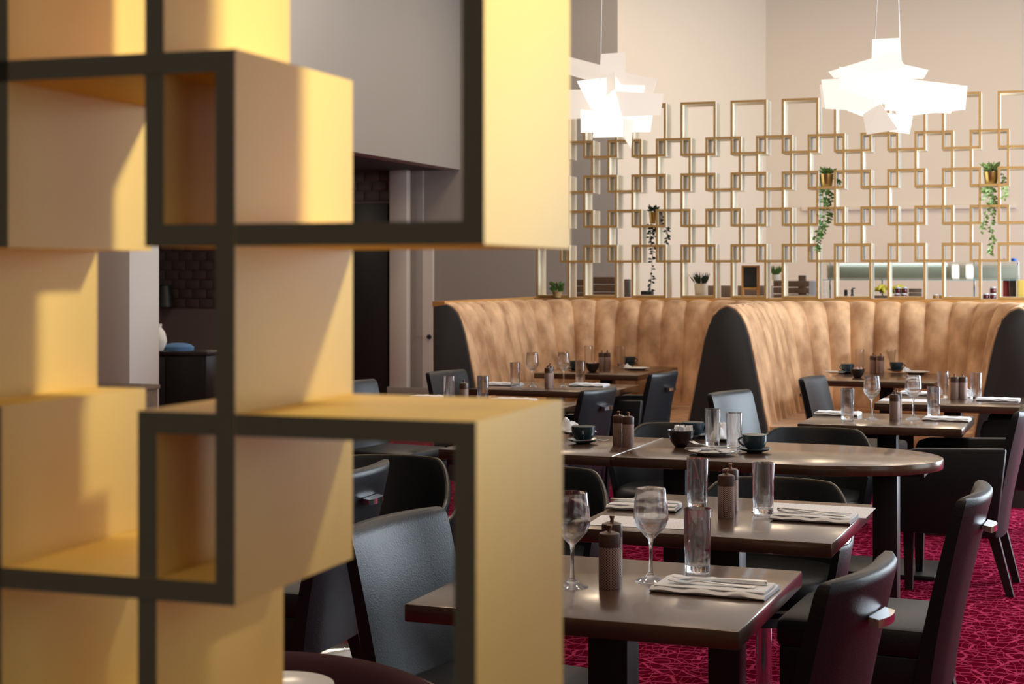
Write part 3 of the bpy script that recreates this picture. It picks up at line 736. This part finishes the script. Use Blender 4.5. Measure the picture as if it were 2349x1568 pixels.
# second table
hb('left tall tumbler on the second table', px(1600, 1166)); hb('right tall tumbler on the second table, on the corner of a menu', up(px(1751, 1180), .0013))
mill('front copper mill on the second table', px(1666, 1186)); mill('rear copper mill on the second table, hidden behind its twin', px(1675, 1170), .3)
mn = px(1478, 1198); tag(obj('menu_sheet', MENU, None, mn + Vector((0, 0, .0005)), RZ + R(4)), 'printed white menu sheet at the left front of the second table', 'menu', 'printed menus').scale = (.72, .62, 1)
mn = px(1868, 1170); tag(obj('menu_sheet', MENU, None, mn + Vector((0, 0, .0005)), RZ), 'printed white menu sheet on the right of the second table', 'menu', 'printed menus').scale = (.82, .75, 1)
n2 = px(1478, 1166); napkin('folded napkin with knife on the left of the second table', up(n2, .0018), RZ + R(6), 1, .92); cut('knife', 'steel knife on the left napkin of the second table', off(n2, .005, .01, .0195), RZ + R(8))
n3 = px(1868, 1192); napkin('folded napkin lying on the right menu of second table', up(n3, .0018), RZ, 2, 1.0); cut('knife', 'steel knife on the right napkin of the second table', off(n3, .0, .02, .0195), RZ + R(-4)); cut('fork', 'steel fork on the right napkin of the second table', off(n3, -.005, -.015, .0195), RZ + R(176))
# rectangular table left of the joint
saucer('dark saucer on the rectangular table beside the gold divider', px(1338, 1016)); cup('blue-black cup on the rectangular table beside the gold divider', up(px(1338, 1016), .006), R(-75), 1.05)
cut('spoon', 'steel teaspoon on the saucer by the gold divider', up(px(1355, 1022), .018), R(20))
plate('white plate behind the cup beside the gold divider', px(1330, 995), .8); crumple('crumpled white napkin on the plate beside the gold divider', up(px(1308, 995), .016), .3, 3, .8)
mill('left copper mill of the pair left of the table joint', px(1419, 1021)); mill('right copper mill of the pair left of the table joint', px(1441, 1024), .5)
# round-ended table
sugar_bowl('dark bowl of white sugar sachets on the round-ended table', 'white paper sugar sachet in the bowl on the round-ended table', px(1562, 1024), 13, False)
saucer('dark saucer behind the sugar bowl', px(1590, 1004)); cup('blue-black cup hidden behind the sugar bowl', up(px(1590, 1004), .006), R(40))
hb('left tall tumbler on the round-ended table', px(1635, 1022)); hb('right tall tumbler on the round-ended table', px(1684, 1033))
pp = px(1632, 1042); plate('white plate with used cutlery on the round-ended table', pp); crumple('flattened paper napkin on the plate of used cutlery', up(pp, .009), .2, 5, .85).scale = (.85, .85, .28)
cut('fork', 'steel fork on the plate of the round-ended table', off(pp, -.015, .012, .026), RZ + R(150), R(-6)); cut('spoon', 'steel spoon on the plate of the round-ended table', off(pp, .03, .01, .026), RZ + R(20)); cut('knife', 'steel knife across the plate of the round-ended table', off(pp, .01, -.01, .022), RZ + R(25))
plate('white plate with crumpled napkin behind the tumblers', px(1675, 1010), .85); crumple('crumpled white napkin standing up behind the tumblers', up(px(1660, 1011), .012), .9, 8, 1.0)
saucer('dark saucer at the middle of the round-ended table', px(1731, 1037)); cup('blue-black cup right of the tumblers on the round-ended table', up(px(1731, 1037), .006), R(165), 1.05)
# table with wine glasses in front of right booth
hb('tall tumbler on left napkin side of the table before the right booth', px(1944, 962)); wg('left wine glass on the table before the right booth', px(2000, 962)); wg('right wine glass on the table before the right booth', px(2095, 961))
hb('tall tumbler right of the wine glasses before the right booth', px(2142, 957)); mill('front copper mill between the two wine glasses before the right booth', px(2052, 963)); mill('rear copper mill between the two wine glasses before the right booth', px(2057, 957), .2)
napkin('folded napkin on the left of the table before the right booth', px(1922, 951), RZ, 3, .95); napkin('folded napkin on the right of the table before the right booth', px(2172, 964), RZ, 0, .95)
# table E
hb('left tumbler on the table nearest the right booth seat', px(2163, 913)); hb('right tumbler on the table nearest the right booth seat', px(2239, 916)); mill('left copper mill beside right booth seat', px(2190, 914)); mill('right copper mill beside right booth seat', px(2209, 914), .3)
tag(obj('menu_sheet', MENU, None, up(px(2085, 918), .0005), RZ), 'white sheet on the table nearest the right booth seat', 'menu', 'printed menus').scale = (.75, .7, 1)
napkin('folded napkin on white sheet nearest the right booth seat', up(px(2110, 905), .002), RZ, 1); napkin('folded napkin at the right edge, nearest the right booth seat', px(2290, 919), RZ, 2); crumple('pointed white napkin behind right tumbler near booth seat', px(2222, 910), .4, 11, .7)
# table D
plate('white plate on the left of the right booth table', px(1918, 856), .85); saucer('dark saucer on the left of the right booth table', px(1944, 856)); cup('blue-black cup on the left of the right booth table', up(px(1944, 856), .006), R(150)); sugar_bowl('dark bowl of brown sugar cubes in the right booth', 'brown sugar cube in the right booth bowl', px(1967, 866), 8, True, .9, 4)
hb('left faint tumbler on the right booth table', px(1972, 848)); mill('left copper mill on the right booth table', px(2003, 855)); mill('right copper mill on the right booth table', px(2020, 856), .3); hb('right faint tumbler on the right booth table', px(2045, 848)); saucer('dark saucer on the right of the right booth table', px(2056, 852)); cup('blue-black cup on the right of the right booth table', up(px(2056, 852), .006), R(30)); plate('white plate on the right of the right booth table', px(2102, 857)); crumple('used napkin on the right plate of the right booth table', up(px(2080, 857), .012), .2, 13, .55)
# table B
saucer('dark saucer on the left booth table', px(1321, 848)); cup('blue-black cup on the left of the left booth table', up(px(1321, 848), .006), R(160)); sugar_bowl('dark bowl of brown sugar cubes in the left booth', 'brown sugar cube in the left booth bowl', px(1359, 853), 8, True, .95, 6); mill('left copper mill on the left booth table', px(1380, 847)); mill('right copper mill on the left booth table', px(1393, 847), .3)
hb('left faint tumbler on the left booth table', px(1350, 838)); hb('right faint tumbler on the left booth table', px(1425, 839)); saucer('dark saucer at the back of left booth table', px(1444, 838)); cup('blue-black cup at the back of the left booth table', up(px(1444, 838), .006), R(40)); plate('white plate on the right of the left booth table', px(1462, 848)); crumple('used napkin on the plate of the left booth table', up(px(1440, 848), .012), .2, 14, .5)
# table A
napkin('folded napkin on the left of the table before the left booth', px(1155, 883), RZ, 0); hb('tumbler on the left napkin before the left booth', px(1182, 886)); wg('left wine glass on the table before the left booth', px(1221, 886)); mill('copper mill between the two wine glasses before the left booth', px(1258, 889)); mill('hidden twin copper mill between wine glasses before the left booth', px(1262, 884), .3); wg('right wine glass on the table before the left booth', px(1293, 886)); hb('tumbler right of the wine glasses before the left booth', px(1331, 882)); napkin('folded napkin on the right of the table before the left booth', px(1352, 885), RZ, 2)
# table C
napkin('folded napkin at far left just above the divider top', px(990, 914), RZ, 3); hb('left tumbler just above the divider top', px(1030, 926)); mill('copper mill just above the divider top', px(1064, 931)); hb('right tumbler just above the divider top', px(1108, 926)); napkin('folded napkin on the right just above the divider top', px(1180, 920), RZ, 1)
plate('white plate at the bottom edge left, before the burgundy chair', px(640, 1594), 1.0)
# small round side table under that plate
sp = pz(560, 2.28, .75); e = empty('side_table', (sp.x, sp.y, 0), 0, 'dark round table below the frame under the white plate', 'table')
obj('table_top', MB().lathe([(.0001, .715), (.42, .715), (.425, .72), (.425, .745), (.42, .75), (.0001, .75)], 40).mesh('table_top', darkwood, 30), e)
obj('pedestal', MB().lathe([(.03, .02), (.03, .715)], 16).mesh('pedestal', blackmetal, 40), e); obj('base_plate', MB().lathe([(.0001, 0), (.2, 0), (.2, .02), (.0001, .02)], 32).mesh('base', blackmetal, 30), e)

# ------------------------------------------------------------------ pendants: clusters of glowing white panels
def pendant(label, cxp, cyp, Z, quads, cords, org, k, watts=5):
    c = pz(cxp, Z, zat(cyp, Z)); e = empty('pendant_lamp', c, 0, label, 'pendant lamp', 'white panel pendants')
    fwd = Vector((-ST, CT, 0))
    def P(q, dd):
        x, y = org[0] + q[0] * k, org[1] + q[1] * k; zz = Z + dd; v = W((x - CX) / F * zz, zz); v.z = zat(y, zz); return v - c
    for (a, b, c2, d, dl, dr, soft) in quads:
        A, B, C_, D = P(a, dl), P(b, dr), P(c2, dr), P(d, dl)
        n = (B - A).cross(D - A).normalized() * .0025
        m = MB().loft([[A - n, B - n, C_ - n, D - n], [A + n, B + n, C_ + n, D + n]])
        obj('panel', m.mesh('panel', [whiteplate, whiteplate2, whiteplate3][soft]), e)
    for (x0, y0, x1, y1) in cords:
        zz = Z + .02; A = W((x0 - CX) / F * zz, zz); A.z = zat(y0, zz); q = W((x1 - CX) / F * zz, zz); q.z = zat(y1, zz)
        t = (CEIL - A.z) / (q.z - A.z); Bp = A + (q - A) * t
        obj('suspension_cord', MB().tube([A - c, Bp - c], .0035, 6).mesh('cord', cord, 60), e)
    l = bpy.data.lights.new('pendant_bulb', 'POINT'); l.energy = watts; l.color = (1.0, 0.85, 0.65); l.shadow_soft_size = .12
    lo = bpy.data.objects.new('pendant_bulb', l); lo.location = (0, 0, -.05); COL.objects.link(lo); lo.parent = e
    return e
Q2 = [((865, 352), (1115, 340), (1130, 560), (860, 560), .02, .02, 2), ((470, 645), (1070, 460), (1175, 610), (525, 705), -.06, -.16, 2), ((880, 520), (1370, 630), (1325, 705), (840, 720), .1, .02, 0),
      ((408, 715), (900, 690), (900, 1000), (445, 978), .12, -.06, 2), ((392, 760), (600, 740), (640, 985), (415, 965), .22, .16, 1), ((1000, 690), (1650, 765), (1570, 1018), (980, 990), 0, .18, 0),
      ((940, 735), (1720, 772), (1700, 985), (1100, 1050), -.17, -.06, 2), ((570, 600), (1235, 728), (1215, 1022), (570, 795), -.22, -.20, 2), ((780, 1025), (940, 930), (1100, 1165), (815, 1210), -.08, -.14, 1), ((880, 1000), (1230, 1045), (1200, 1203), (915, 1165), .04, .0, 0), ((635, 900), (960, 920), (900, 1090), (635, 990), .06, .02, 0)]
pendant('white panel pendant lamp on two cords at the upper right', 2050, 205, 10.3, Q2, [(2007, 89, 2012, 0), (2064, 87, 2061, 0)], (1780, 0), .2552)
Q1 = [((385, 485), (605, 470), (605, 720), (370, 720), .0, .0, 1), ((20, 490), (520, 620), (390, 760), (60, 660), .12, .02, 1), ((560, 640), (890, 715), (845, 850), (500, 780), .06, -.06, 1), ((370, 710), (515, 640), (515, 800), (385, 905), .1, -.14, 1),
      ((520, 820), (950, 845), (920, 1035), (540, 1050), -.16, -.1, 1), ((60, 805), (500, 800), (480, 1050), (40, 1075), .2, .12, 1), ((205, 985), (850, 1040), (830, 1185), (205, 1190), .05, .02, 0), ((320, 930), (515, 820), (580, 1080), (330, 1120), -.14, -.2, 0), ((330, 1080), (600, 1050), (590, 1230), (315, 1235), -.08, -.1, 0), ((590, 1060), (680, 1090), (655, 1340), (590, 1230), -.14, -.02, 1), ((170, 730), (520, 690), (700, 960), (300, 980), .03, -.02, 0), ((480, 760), (780, 770), (730, 1000), (520, 1000), -.02, -.05, 0)]
pendant('white panel pendant lamp on one cord beside the gold divider', 1405, 220, 10.8, Q1, [(1378, 124, 1380, 0)], (1280, 0), .2551)

# unseen spotlight added right of the near divider to brighten its upper frames
sl = Vector((2.15, 2.7, 3.5)); tgt = Vector((-0.42, 1.15, 1.92))
e = empty('added_spotlight', sl, 0, 'added out-of-view spotlight brightening the near gold divider', 'spotlight')
qd = (tgt - sl).to_track_quat('-Z', 'Y').to_euler()
o = obj('spot_head', MB().lathe([(.045, .0), (.05, 0), (.05, .15), (.03, .17), (.0001, .17), (.0001, .15), (.04, .14)], 20).mesh('spot_head', ceilpaint, 40), e); o.rotation_euler = qd
obj('stem', MB().tube([(0, 0, .10), (0, 0, CEIL - sl.z)], .012, 8).mesh('stem', ceilpaint, 40), e)
l = bpy.data.lights.new('spot_bulb', 'SPOT'); l.energy = 1000; l.color = (1.0, 0.94, 0.87); l.spot_size = R(17); l.spot_blend = 1.0; l.shadow_soft_size = .22
lo = bpy.data.objects.new('spot_bulb', l); lo.rotation_euler = qd; COL.objects.link(lo); lo.parent = e
for x, y, pw in FILL_LIGHTS:      # rings for the added ceiling fill lights, out of view
    o = tag(obj('fill_light_trim', MB().lathe([(.19, -.02), (.23, -.02), (.24, 0), (.24, .05), (.19, .05)], 24, closed=True).mesh('fill_light_trim', ceilpaint, 30), None, (x, y, CEIL - .035)), 'recessed ceiling downlight ring', 'fill_light', 'recessed ceiling downlight rings')

# ------------------------------------------------------------------ plants, pots and things on the divider and ledge
def leaf(m, p, d, l, w):
    d = Vector(d).normalized(); s = d.cross(Vector((.2, .9, .35))).normalized(); n = s.cross(d)
    p = Vector(p); m.quad(p, p + d * l * .45 + s * w + n * w * .3, p + d * l, p + d * l * .45 - s * w + n * w * .3)
def trailing(label, xp, ytop, ybase, Z, potr, vines, lm, seed, mound, offy=0.0):
    rn = random.Random(seed); c = scr(xp, .085); Zd = depth(c); zb = zat(ybase, Zd); zt = zat(ytop, Zd)
    hgt = zt - zb
    e = empty('hanging_plant', (c.x, c.y, zb), 0, label, 'plant', 'trailing plants in brass pots')
    obj('pot', MB().lathe([(.0001, 0), (potr * .72, 0), (potr * .76, .004), (potr, hgt), (potr * .95, hgt), (potr * .72, .01), (.0001, .01)], 28).mesh('pot', brass, 35), e)['label'] = 'brass pot'
    m = MB()
    for i in range(90 if mound else 46):
        a = rn.uniform(0, 6.28); r = potr * rn.uniform(0, 1.0); el = rn.uniform(.1, 1.3)
        b = (r * math.cos(a), r * math.sin(a), hgt * .96 + rn.uniform(0, .05 if mound else .03))
        leaf(m, b, (math.cos(a) * math.cos(el), math.sin(a) * math.cos(el), math.sin(el)), rn.uniform(.03, .05), .010)
    obj('foliage', m.mesh('foliage', lm, weld=False), e)['kind'] = 'stuff'
    sx = Zd / F
    for pts in vines:
        m = MB(); w = []
        for (dx, y) in pts: w.append(Vector(((dx) * sx * CT, dx * sx * ST - potr - .012 if True else 0, zat(y, Zd) - zb)))
        fine = []
        for i in range(len(w) - 1):
            for t in range(5): fine.append(w[i].lerp(w[i + 1], t / 5))
        fine.append(w[-1]); m.tube(fine, .0022, 5)
        for p in fine:
            for q in range(2):
                a = rn.uniform(0, 6.28); leaf(m, p, (math.cos(a), math.sin(a) * .6, rn.uniform(-.9, .2)), rn.uniform(.030, .046), rn.uniform(.008, .013))
        obj('vine', m.mesh('vine', lm, weld=False), e)
trailing('brass pot with dark-leaved trailing vine in the left part of the divider', 1497, 486, 513, 0, .030, [[(-4, 516), (0, 524), (-3, 545), (4, 570), (2, 600), (0, 640), (-2, 665)], [(20, 480), (34, 520), (38, 540), (34, 556)], [(6, 516), (9, 530), (4, 548)]], leafd, 3, False)
trailing('brass pot with green trailing vine in the middle of the divider', 1896, 399, 432, 0, .056, [[(-4, 436), (2, 446), (6, 465), (-2, 500), (-10, 530), (-16, 556), (-18, 575)], [(8, 436), (14, 448), (8, 470), (12, 500), (-2, 520), (-10, 545)], [(28, 410), (30, 420)], [(-6, 440), (-4, 470), (-14, 530), (-22, 545)]], leafg, 5, False)
trailing('brass pot with bushy trailing vine at the right of the divider', 2273, 394, 425, 0, .056, [[(-12, 430), (-12, 440), (-8, 480), (-14, 510), (-20, 530)], [(4, 430), (6, 440), (10, 480), (0, 520), (4, 550), (4, 570), (-2, 580)], [(30, 400), (32, 430), (31, 455)], [(0, 430), (10, 455), (12, 470)], [(-4, 435), (4, 460), (2, 475)]], leafp, 7, True)
LZ = 1.284
def on_ledge(xp, yb, back): 
    c = scr(xp, back); return Vector((c.x, c.y, LZ))
# grass plant in white pot
c = scr(1608, .28); c.z = LZ
e = empty('grass_plant', c, 0, 'spiky green grass in a white pot on the ledge', 'plant'); 
obj('pot', MB().lathe([(.0001, 0), (.046, 0), (.048, .004), (.056, .115), (.052, .115), (.046, .02), (.0001, .02)], 28).mesh('pot', whitepot, 35), e)
rn = random.Random(2); m = MB()
for i in range(90):
    a = rn.uniform(0, 6.28); r = rn.uniform(0, .045); t = rn.uniform(.1, .75); l = rn.uniform(.07, .12)
    leaf(m, (r * math.cos(a), r * math.sin(a), .108), (math.cos(a) * t, math.sin(a) * t, 1), l, .0045)
obj('blades', m.mesh('blades', leafd, weld=False), e)['kind'] = 'stuff'
# vase with green sprigs on the left
c = scr(1278, -.02); c.z = LZ
e = empty('potted_sprig', c, 0, 'small tan pot with green sprigs at the left end of the ledge', 'plant')
obj('pot', MB().lathe([(.0001, 0), (.030, 0), (.04, .045), (.045, .05), (.04, .05), (.03, .01), (.0001, .01)], 24).mesh('pot', mat('tan_pot', (.48, .30, .12), .5), 35), e)
m = MB()
for i in range(70):
    a = rn.uniform(0, 6.28); t = rn.uniform(.3, 1.6); leaf(m, (.03 * math.cos(a) * t, .03 * math.sin(a), .045 + rn.uniform(0, .06)), (math.cos(a) * t, math.sin(a) * .5, rn.uniform(.2, 1)), rn.uniform(.03, .05), .011)
obj('foliage', m.mesh('foliage', leafg, weld=False), e)['kind'] = 'stuff'
# easel chalkboard
c = scr(1722, .14); c.z = LZ; 
e = empty('easel_board', c, R(-14), 'small blank chalkboard on a pale wooden easel', 'chalkboard')
hz = .265
obj('board', box_mesh('board', -.062, .062, -.006, .004, .085, hz - .012, chalk), e)
for s in (-1, 1): obj('easel_leg', box_mesh('easel_leg', s * .068 - .009, s * .068 + .009, -.012, .008, 0, hz, oakledge, .002), e)
obj('easel_rail', box_mesh('easel_rail', -.06, .06, -.014, .006, hz - .014, hz, oakledge, .002), e); obj('easel_rail', box_mesh('easel_rail', -.06, .06, -.022, .006, .070, .086, oakledge, .002), e)
# things standing behind the divider on the servery counter
CY = S0.y + 1.9; CZ = 1.235
def cnt(xp, dy=0.0): 
    v = on_y(xp, CY + dy); v.z = CZ; return v
ca, cb = on_y(1290, CY - .3).x, on_y(2349, CY).x + 1.2
e = empty('servery_counter', ((ca + cb) / 2, CY, 0), 0, 'pale servery counter behind the booths', 'counter'); mx = (ca + cb) / 2
obj('counter_body', box_mesh('counter_body', ca - mx + .04, cb - mx - .04, -.30, .45, 0, CZ - .04, counterw), e); obj('counter_top', box_mesh('counter_top', ca - mx, cb - mx, -.34, .5, CZ - .04, CZ, counterw, .004), e)
def simple(name, me, p, label, cat, rz=0.0, group=None): return tag(obj(name, me, None, p, rz), label, cat, group)
def pxs(n, p): return n * depth(p) / F
def block(name, xa, xb, ya, depthy, m, label, cat, dy=0.0):
    p = cnt((xa + xb) / 2, dy); wd = pxs(xb - xa, p); hh = zat(ya, depth(p)) - CZ
    mm = MB().box(-wd / 2, wd / 2, 0, depthy, 0, hh).mesh(name, m, 30, bevel=min(.006, wd * .2, hh * .2)); return simple(name, mm, p, label, cat)
def crate_box(xa, xb, ya, label, dy=0.0, d=.22):
    p = cnt((xa + xb) / 2, dy); wd = pxs(xb - xa, p); hh = zat(ya, depth(p)) - CZ; e = empty('wooden_crate', p, 0, label, 'crate'); n = 3
    for k in range(n):
        z0 = hh * (k + .06) / n; z1 = hh * (k + .94) / n
        for y0 in (0, d - .012): obj('slat', box_mesh('slat', -wd / 2, wd / 2, y0, y0 + .012, z0, z1, crate, .002), e)
        for s in (-1, 1): obj('slat', box_mesh('slat', s * wd / 2 - .006, s * wd / 2 + .006, .013, d - .013, z0, z1, crate, .002), e)
    obj('bottom', box_mesh('bottom', -wd / 2 + .008, wd / 2 - .008, .013, d - .013, 0, .01, crate), e)
crate_box(1322, 1339, 640, 'narrow dark crate behind left end of the divider'); crate_box(1360, 1410, 634, 'wide dark wooden crate behind the left part of the divider')
block('speaker', 1431, 1444, 640, .06, greymesh, 'small grey mesh speaker beside the wide crate', 'speaker', -.05)
block('black_tray', 1469, 1494, 667, .10, chalk, 'flat black tray under the dark trailing vine', 'tray', -.1)
crate_box(1775, 1798, 642, 'dark crate under the small green plant', -.05); crate_box(1808, 1854, 643, 'brown wooden crate right of small green plant', -.05)
block('small_box', 1831, 1848, 631, .04, crate, 'little brown box standing on the brown crate', 'box', .05)
p = cnt(1779, .0); p.z = zat(642, depth(p)); e = empty('small_plant', p, 0, 'small bushy green plant on a dark crate', 'plant')
obj('pot', MB().lathe([(.0001, 0), (.03, 0), (.036, .05), (.032, .05), (.0001, .01)], 20).mesh('pot', whitepot, 35), e); m = MB()
for i in range(80):
    a = rn.uniform(0, 6.28); t = rn.uniform(.2, 1.0); leaf(m, (.02 * math.cos(a), .02 * math.sin(a), .045), (math.cos(a) * t, math.sin(a) * t, 1), rn.uniform(.06, .11), .006)
obj('blades', m.mesh('blades', leafg, weld=False), e)['kind'] = 'stuff'
block('menu_block', 1856, 1872, 643, .02, mat('pale_blue_card', (.55, .56, .66), .6), 'pale blue upright card left of the servery glass', 'card', -.15)
# skirting seat rail further back
block('wall_bench', 1622, 1762, 655, .3, mat('bench_brown', (.20, .14, .11), .6), 'low brown bench back behind the divider', 'bench', .35)
# servery sneeze guard
ga, gb = on_y(1890, CY - .1).x, on_y(2335, CY - .1).x; Zg = depth(on_y(2100, CY - .1))
zt_, zm_, = zat(600, Zg), zat(641, Zg)
e = empty('servery_glass', ((ga + gb) / 2, CY - .1, CZ), 0, 'glass sneeze guard with lit canopy on the servery counter', 'display case'); hw = (gb - ga) / 2
obj('top_glass', box_mesh('top_glass', -hw, hw, -.12, .40, zt_ - CZ - .008, zt_ - CZ, sheetglass), e)
m = MB().loft([[(-hw, -.12, zt_ - CZ - .01), (hw, -.12, zt_ - CZ - .01), (hw, -.114, zt_ - CZ - .01), (-hw, -.114, zt_ - CZ - .01)], [(-hw, -.16, zm_ - CZ), (hw, -.16, zm_ - CZ), (hw, -.154, zm_ - CZ), (-hw, -.154, zm_ - CZ)]])
obj('front_glass', m.mesh('front_glass', sheetglass), e)
obj('glass_edge', box_mesh('glass_edge', -hw, hw, -.163, -.151, zm_ - CZ - .006, zm_ - CZ, tealglass), e)
obj('light_canopy', box_mesh('light_canopy', -hw, hw, .18, .40, zm_ - CZ + .0, zt_ - CZ - .03, mat('canopy_olive', (.30, .285, .22), .35, .2), .006), e)
obj('light_strip', box_mesh('light_strip', -hw + .1, hw - .6, .10, .17, zt_ - CZ - .026, zt_ - CZ - .016, led), e)
for s in (-hw + .01, -.35, .45, hw - .01): obj('post', box_mesh('post', s - .008, s + .008, .30, .316, 0, zt_ - CZ, chrome, .002), e)
for s in (.30, .42): obj('heat_lamp', box_mesh('heat_lamp', s - .03, s + .03, .10, .16, zm_ - CZ + .01, zt_ - CZ - .03, warmlamp, .01), e)
obj('shelf', box_mesh('shelf', -hw, hw, -.1, .36, .012, .02, tealglass), e)
for s in (-1, 1): obj('side_glass', box_mesh('side_glass', s * hw - .004, s * hw + .004, -.11, .36, .02, zm_ - CZ, sheetglass), e)
SHZ = CZ + .0215
def shelfp(xp, dy=-.05): v = on_y(xp, CY + dy); v.z = SHZ; return v
BAN = None
def banana_mesh():
    pts = []; rr = []
    for i in range(9):
        t = i / 8; a = R(-55 + 110 * t); pts.append((.085 * math.sin(a), 0, .06 - .085 * (1 - math.cos(a)) * 1.0)); rr.append([.004, .010, .0155, .018, .019, .018, .0155, .010, .005][i])
    return MB().tube(pts, rr, 7).mesh('banana', banana, 60)
BM = banana_mesh()
bp = shelfp(2042, 0)
crt = empty('fruit_tray', bp, 0, 'dark wooden tray under the bananas', 'tray'); obj('tray_base', box_mesh('tray_base', -.15, .15, -.05, .07, 0, .03, crate, .004), crt)
rn = random.Random(4)
for i in range(11):
    q = tag(obj('banana', BM, None, (bp.x - .11 + .022 * i, bp.y + .01 + rn.uniform(-.02, .02), SHZ + .03 + .012 * (i % 3) - (.0), ), rot=(R(rn.uniform(-18, 18)), R(rn.uniform(-14, 14)), R(70 + rn.uniform(-35, 35)))), 'yellow banana in the heap under the servery glass', 'banana', 'bananas under the servery glass')
def jar(xp, z, label, fill, s=1.0, dy=-.06):
    p = shelfp(xp, dy); p.z += z; e = empty('preserve_jar', p, 0, label, 'jar', 'preserve jars'); e.scale = (s, s, s)
    obj('jar_body', MB().lathe([(.0001, 0), (.024, 0), (.026, .004), (.026, .036), (.022, .042), (.0001, .042)], 18).mesh('jar_body', fill, 40), e); obj('jar_lid', MB().lathe([(.0001, .042), (.023, .042), (.0235, .052), (.0001, .053)], 18).mesh('jar_lid', lidw, 40), e)
jar(2058, 0, 'dark red jar, lower left of the stack right of the bananas', jam); jar(2073, 0, 'dark red jar, lower right of the stack right of the bananas', jam); jar(2060, .054, 'dark red jar, upper left of the stack right of the bananas', jam); jar(2075, .054, 'dark red jar, upper right of the stack right of the bananas', jam)
jar(2146, 0, 'amber honey jar in the middle of the servery', honey, .85); jar(2160, 0, 'amber honey jar right of its twin in the servery', honey, .85); jar(2178, 0, 'small clear-lidded jar right of the honey', lidw, .6)
jar(2262, 0, 'dark red jar, left of the group at servery right', jam, 1.05); jar(2278, 0, 'dark red jar, lower right of the group at servery right', jam, 1.05); jar(2278, .057, 'dark red jar on top of the group at servery right', jam, 1.05)
crate_box(2086, 2111, 661, 'small brown crate right of the red jar stack', -.04, .1)
block('pepper_pot', 1936, 1944, 664, .02, blackpaint, 'left squat black grinder on the servery', 'grinder', -.08); 
p = shelfp(1955); e = empty('black_grinder', p, 0, 'tall black grinder on the servery', 'grinder'); obj('body', MB().lathe([(.0001, 0), (.017, 0), (.017, .03), (.009, .05), (.013, .075), (.007, .09), (.0001, .092)], 14).mesh('body', blackpaint, 40), e); obj('arm', box_mesh('arm', -.002, .026, -.006, .006, .088, .098, blackpaint, .002), e)
block('red_carton', 2301, 2315, 643, .05, redbox, 'red carton at the right end of the servery', 'carton', .25); block('wood_post', 2316, 2330, 641, .05, crate, 'brown wooden block at the right end of the servery', 'block', .2); block('gold_cabinet', 2336, 2400, 642, .3, gold, 'gold cabinet side at the right edge behind the servery', 'cabinet', .1)
p = shelfp(2326, .1); p.z = zt_ + .001; simple('blue_tub', MB().lathe([(.0001, 0), (.022, 0), (.024, .004), (.024, .028), (.0001, .03)], 18).mesh('blue_tub', bluecap, 40), p, 'blue plastic tub on top of the servery glass', 'tub')
p = shelfp(2304, .1); p.z = zt_ + .001; simple('round_tin', MB().lathe([(.0001, 0), (.012, 0), (.013, .02), (.008, .028), (.0001, .03)], 14).mesh('round_tin', mat('mauve_tin', (.28, .2, .26), .5), 40), p, 'small mauve tin on top of the servery glass', 'tin')

# ------------------------------------------------------------------ blurred things seen through the gold divider, far left
p = pz(415, 13.0); e = empty('dark_sideboard', (p.x, p.y, 0), 0, 'dark sideboard seen blurred through the gold divider', 'sideboard'); hb_ = zat(803, 13.0)
obj('carcass', box_mesh('carcass', -.36, .36, -.2, .2, .06, hb_ - .03, darkbowl, .006), e); obj('top', box_mesh('top', -.38, .38, -.22, .22, hb_ - .03, hb_, darkbowl, .004), e)
for s in (-1, 1): obj('door', box_mesh('door', min(s * .02, s * .34), max(s * .02, s * .34), -.215, -.2, .1, hb_ - .05, blackpaint, .003), e)
for s in (-1, 1):
    for t in (-1, 1): obj('leg', box_mesh('leg', s * .32 - .02, s * .32 + .02, t * .16 - .02, t * .16 + .02, 0, .07, blackpaint), e)
m = MB(); rr = []
for z, k in ((0, 1), (.03, 1.02), (.05, .8), (.06, .4)): rr.append([(.13 * k * math.cos(2 * math.pi * j / 20) * (1 + .1 * math.sin(3 * j)), .10 * k * math.sin(2 * math.pi * j / 20), z) for j in range(20)])
simple('folded_cloth', m.loft(rr).mesh('folded_cloth', bluecloth, 50), pz(410, 13.0, hb_), 'folded blue cloth on the dark sideboard', 'cloth')
p = pz(392, 17.6, zat(715, 17.6)); e = empty('wall_lamp', on_y(392, YG - .08) + Vector((0, 0, p.z)), 0, 'black wall lamp on the brown tiles', 'lamp')
obj('bracket', box_mesh('bracket', -.03, .03, -.02, .01, .0, .22, blackmetal, .004), e); obj('shade', MB().lathe([(.11, .0), (.13, .0), (.09, .26), (.07, .27), (.065, .26)], 22).mesh('shade', blackmetal, 40), e, (0, -.16, .02)); obj('arm', MB().tube([(0, 0, .18), (0, -.16, .24)], .012, 8).mesh('arm', blackmetal, 40), e)
p = pz(362, 12.95, hb_); simple('cream_vase', MB().lathe([(.0001, 0), (.05, 0), (.075, .08), (.06, .15), (.03, .19), (.035, .22), (.028, .22), (.0001, .02)], 24).mesh('cream_vase', whitepot, 40), p, 'cream vase on the dark sideboard beside the blue cloth', 'vase')
p = pz(262, 11.0); e = empty('low_shelf', (p.x, p.y, 0), 0, 'brown wooden low shelf at far left through the divider', 'shelf'); hs = zat(882, 11.0)
obj('shelf_top', box_mesh('shelf_top', -.28, .28, -.15, .15, hs - .03, hs, crate, .004), e)
for s in (-1, 1): obj('shelf_side', box_mesh('shelf_side', s * .25 - .015, s * .25 + .015, -.14, .14, 0, hs - .03, crate, .003), e)
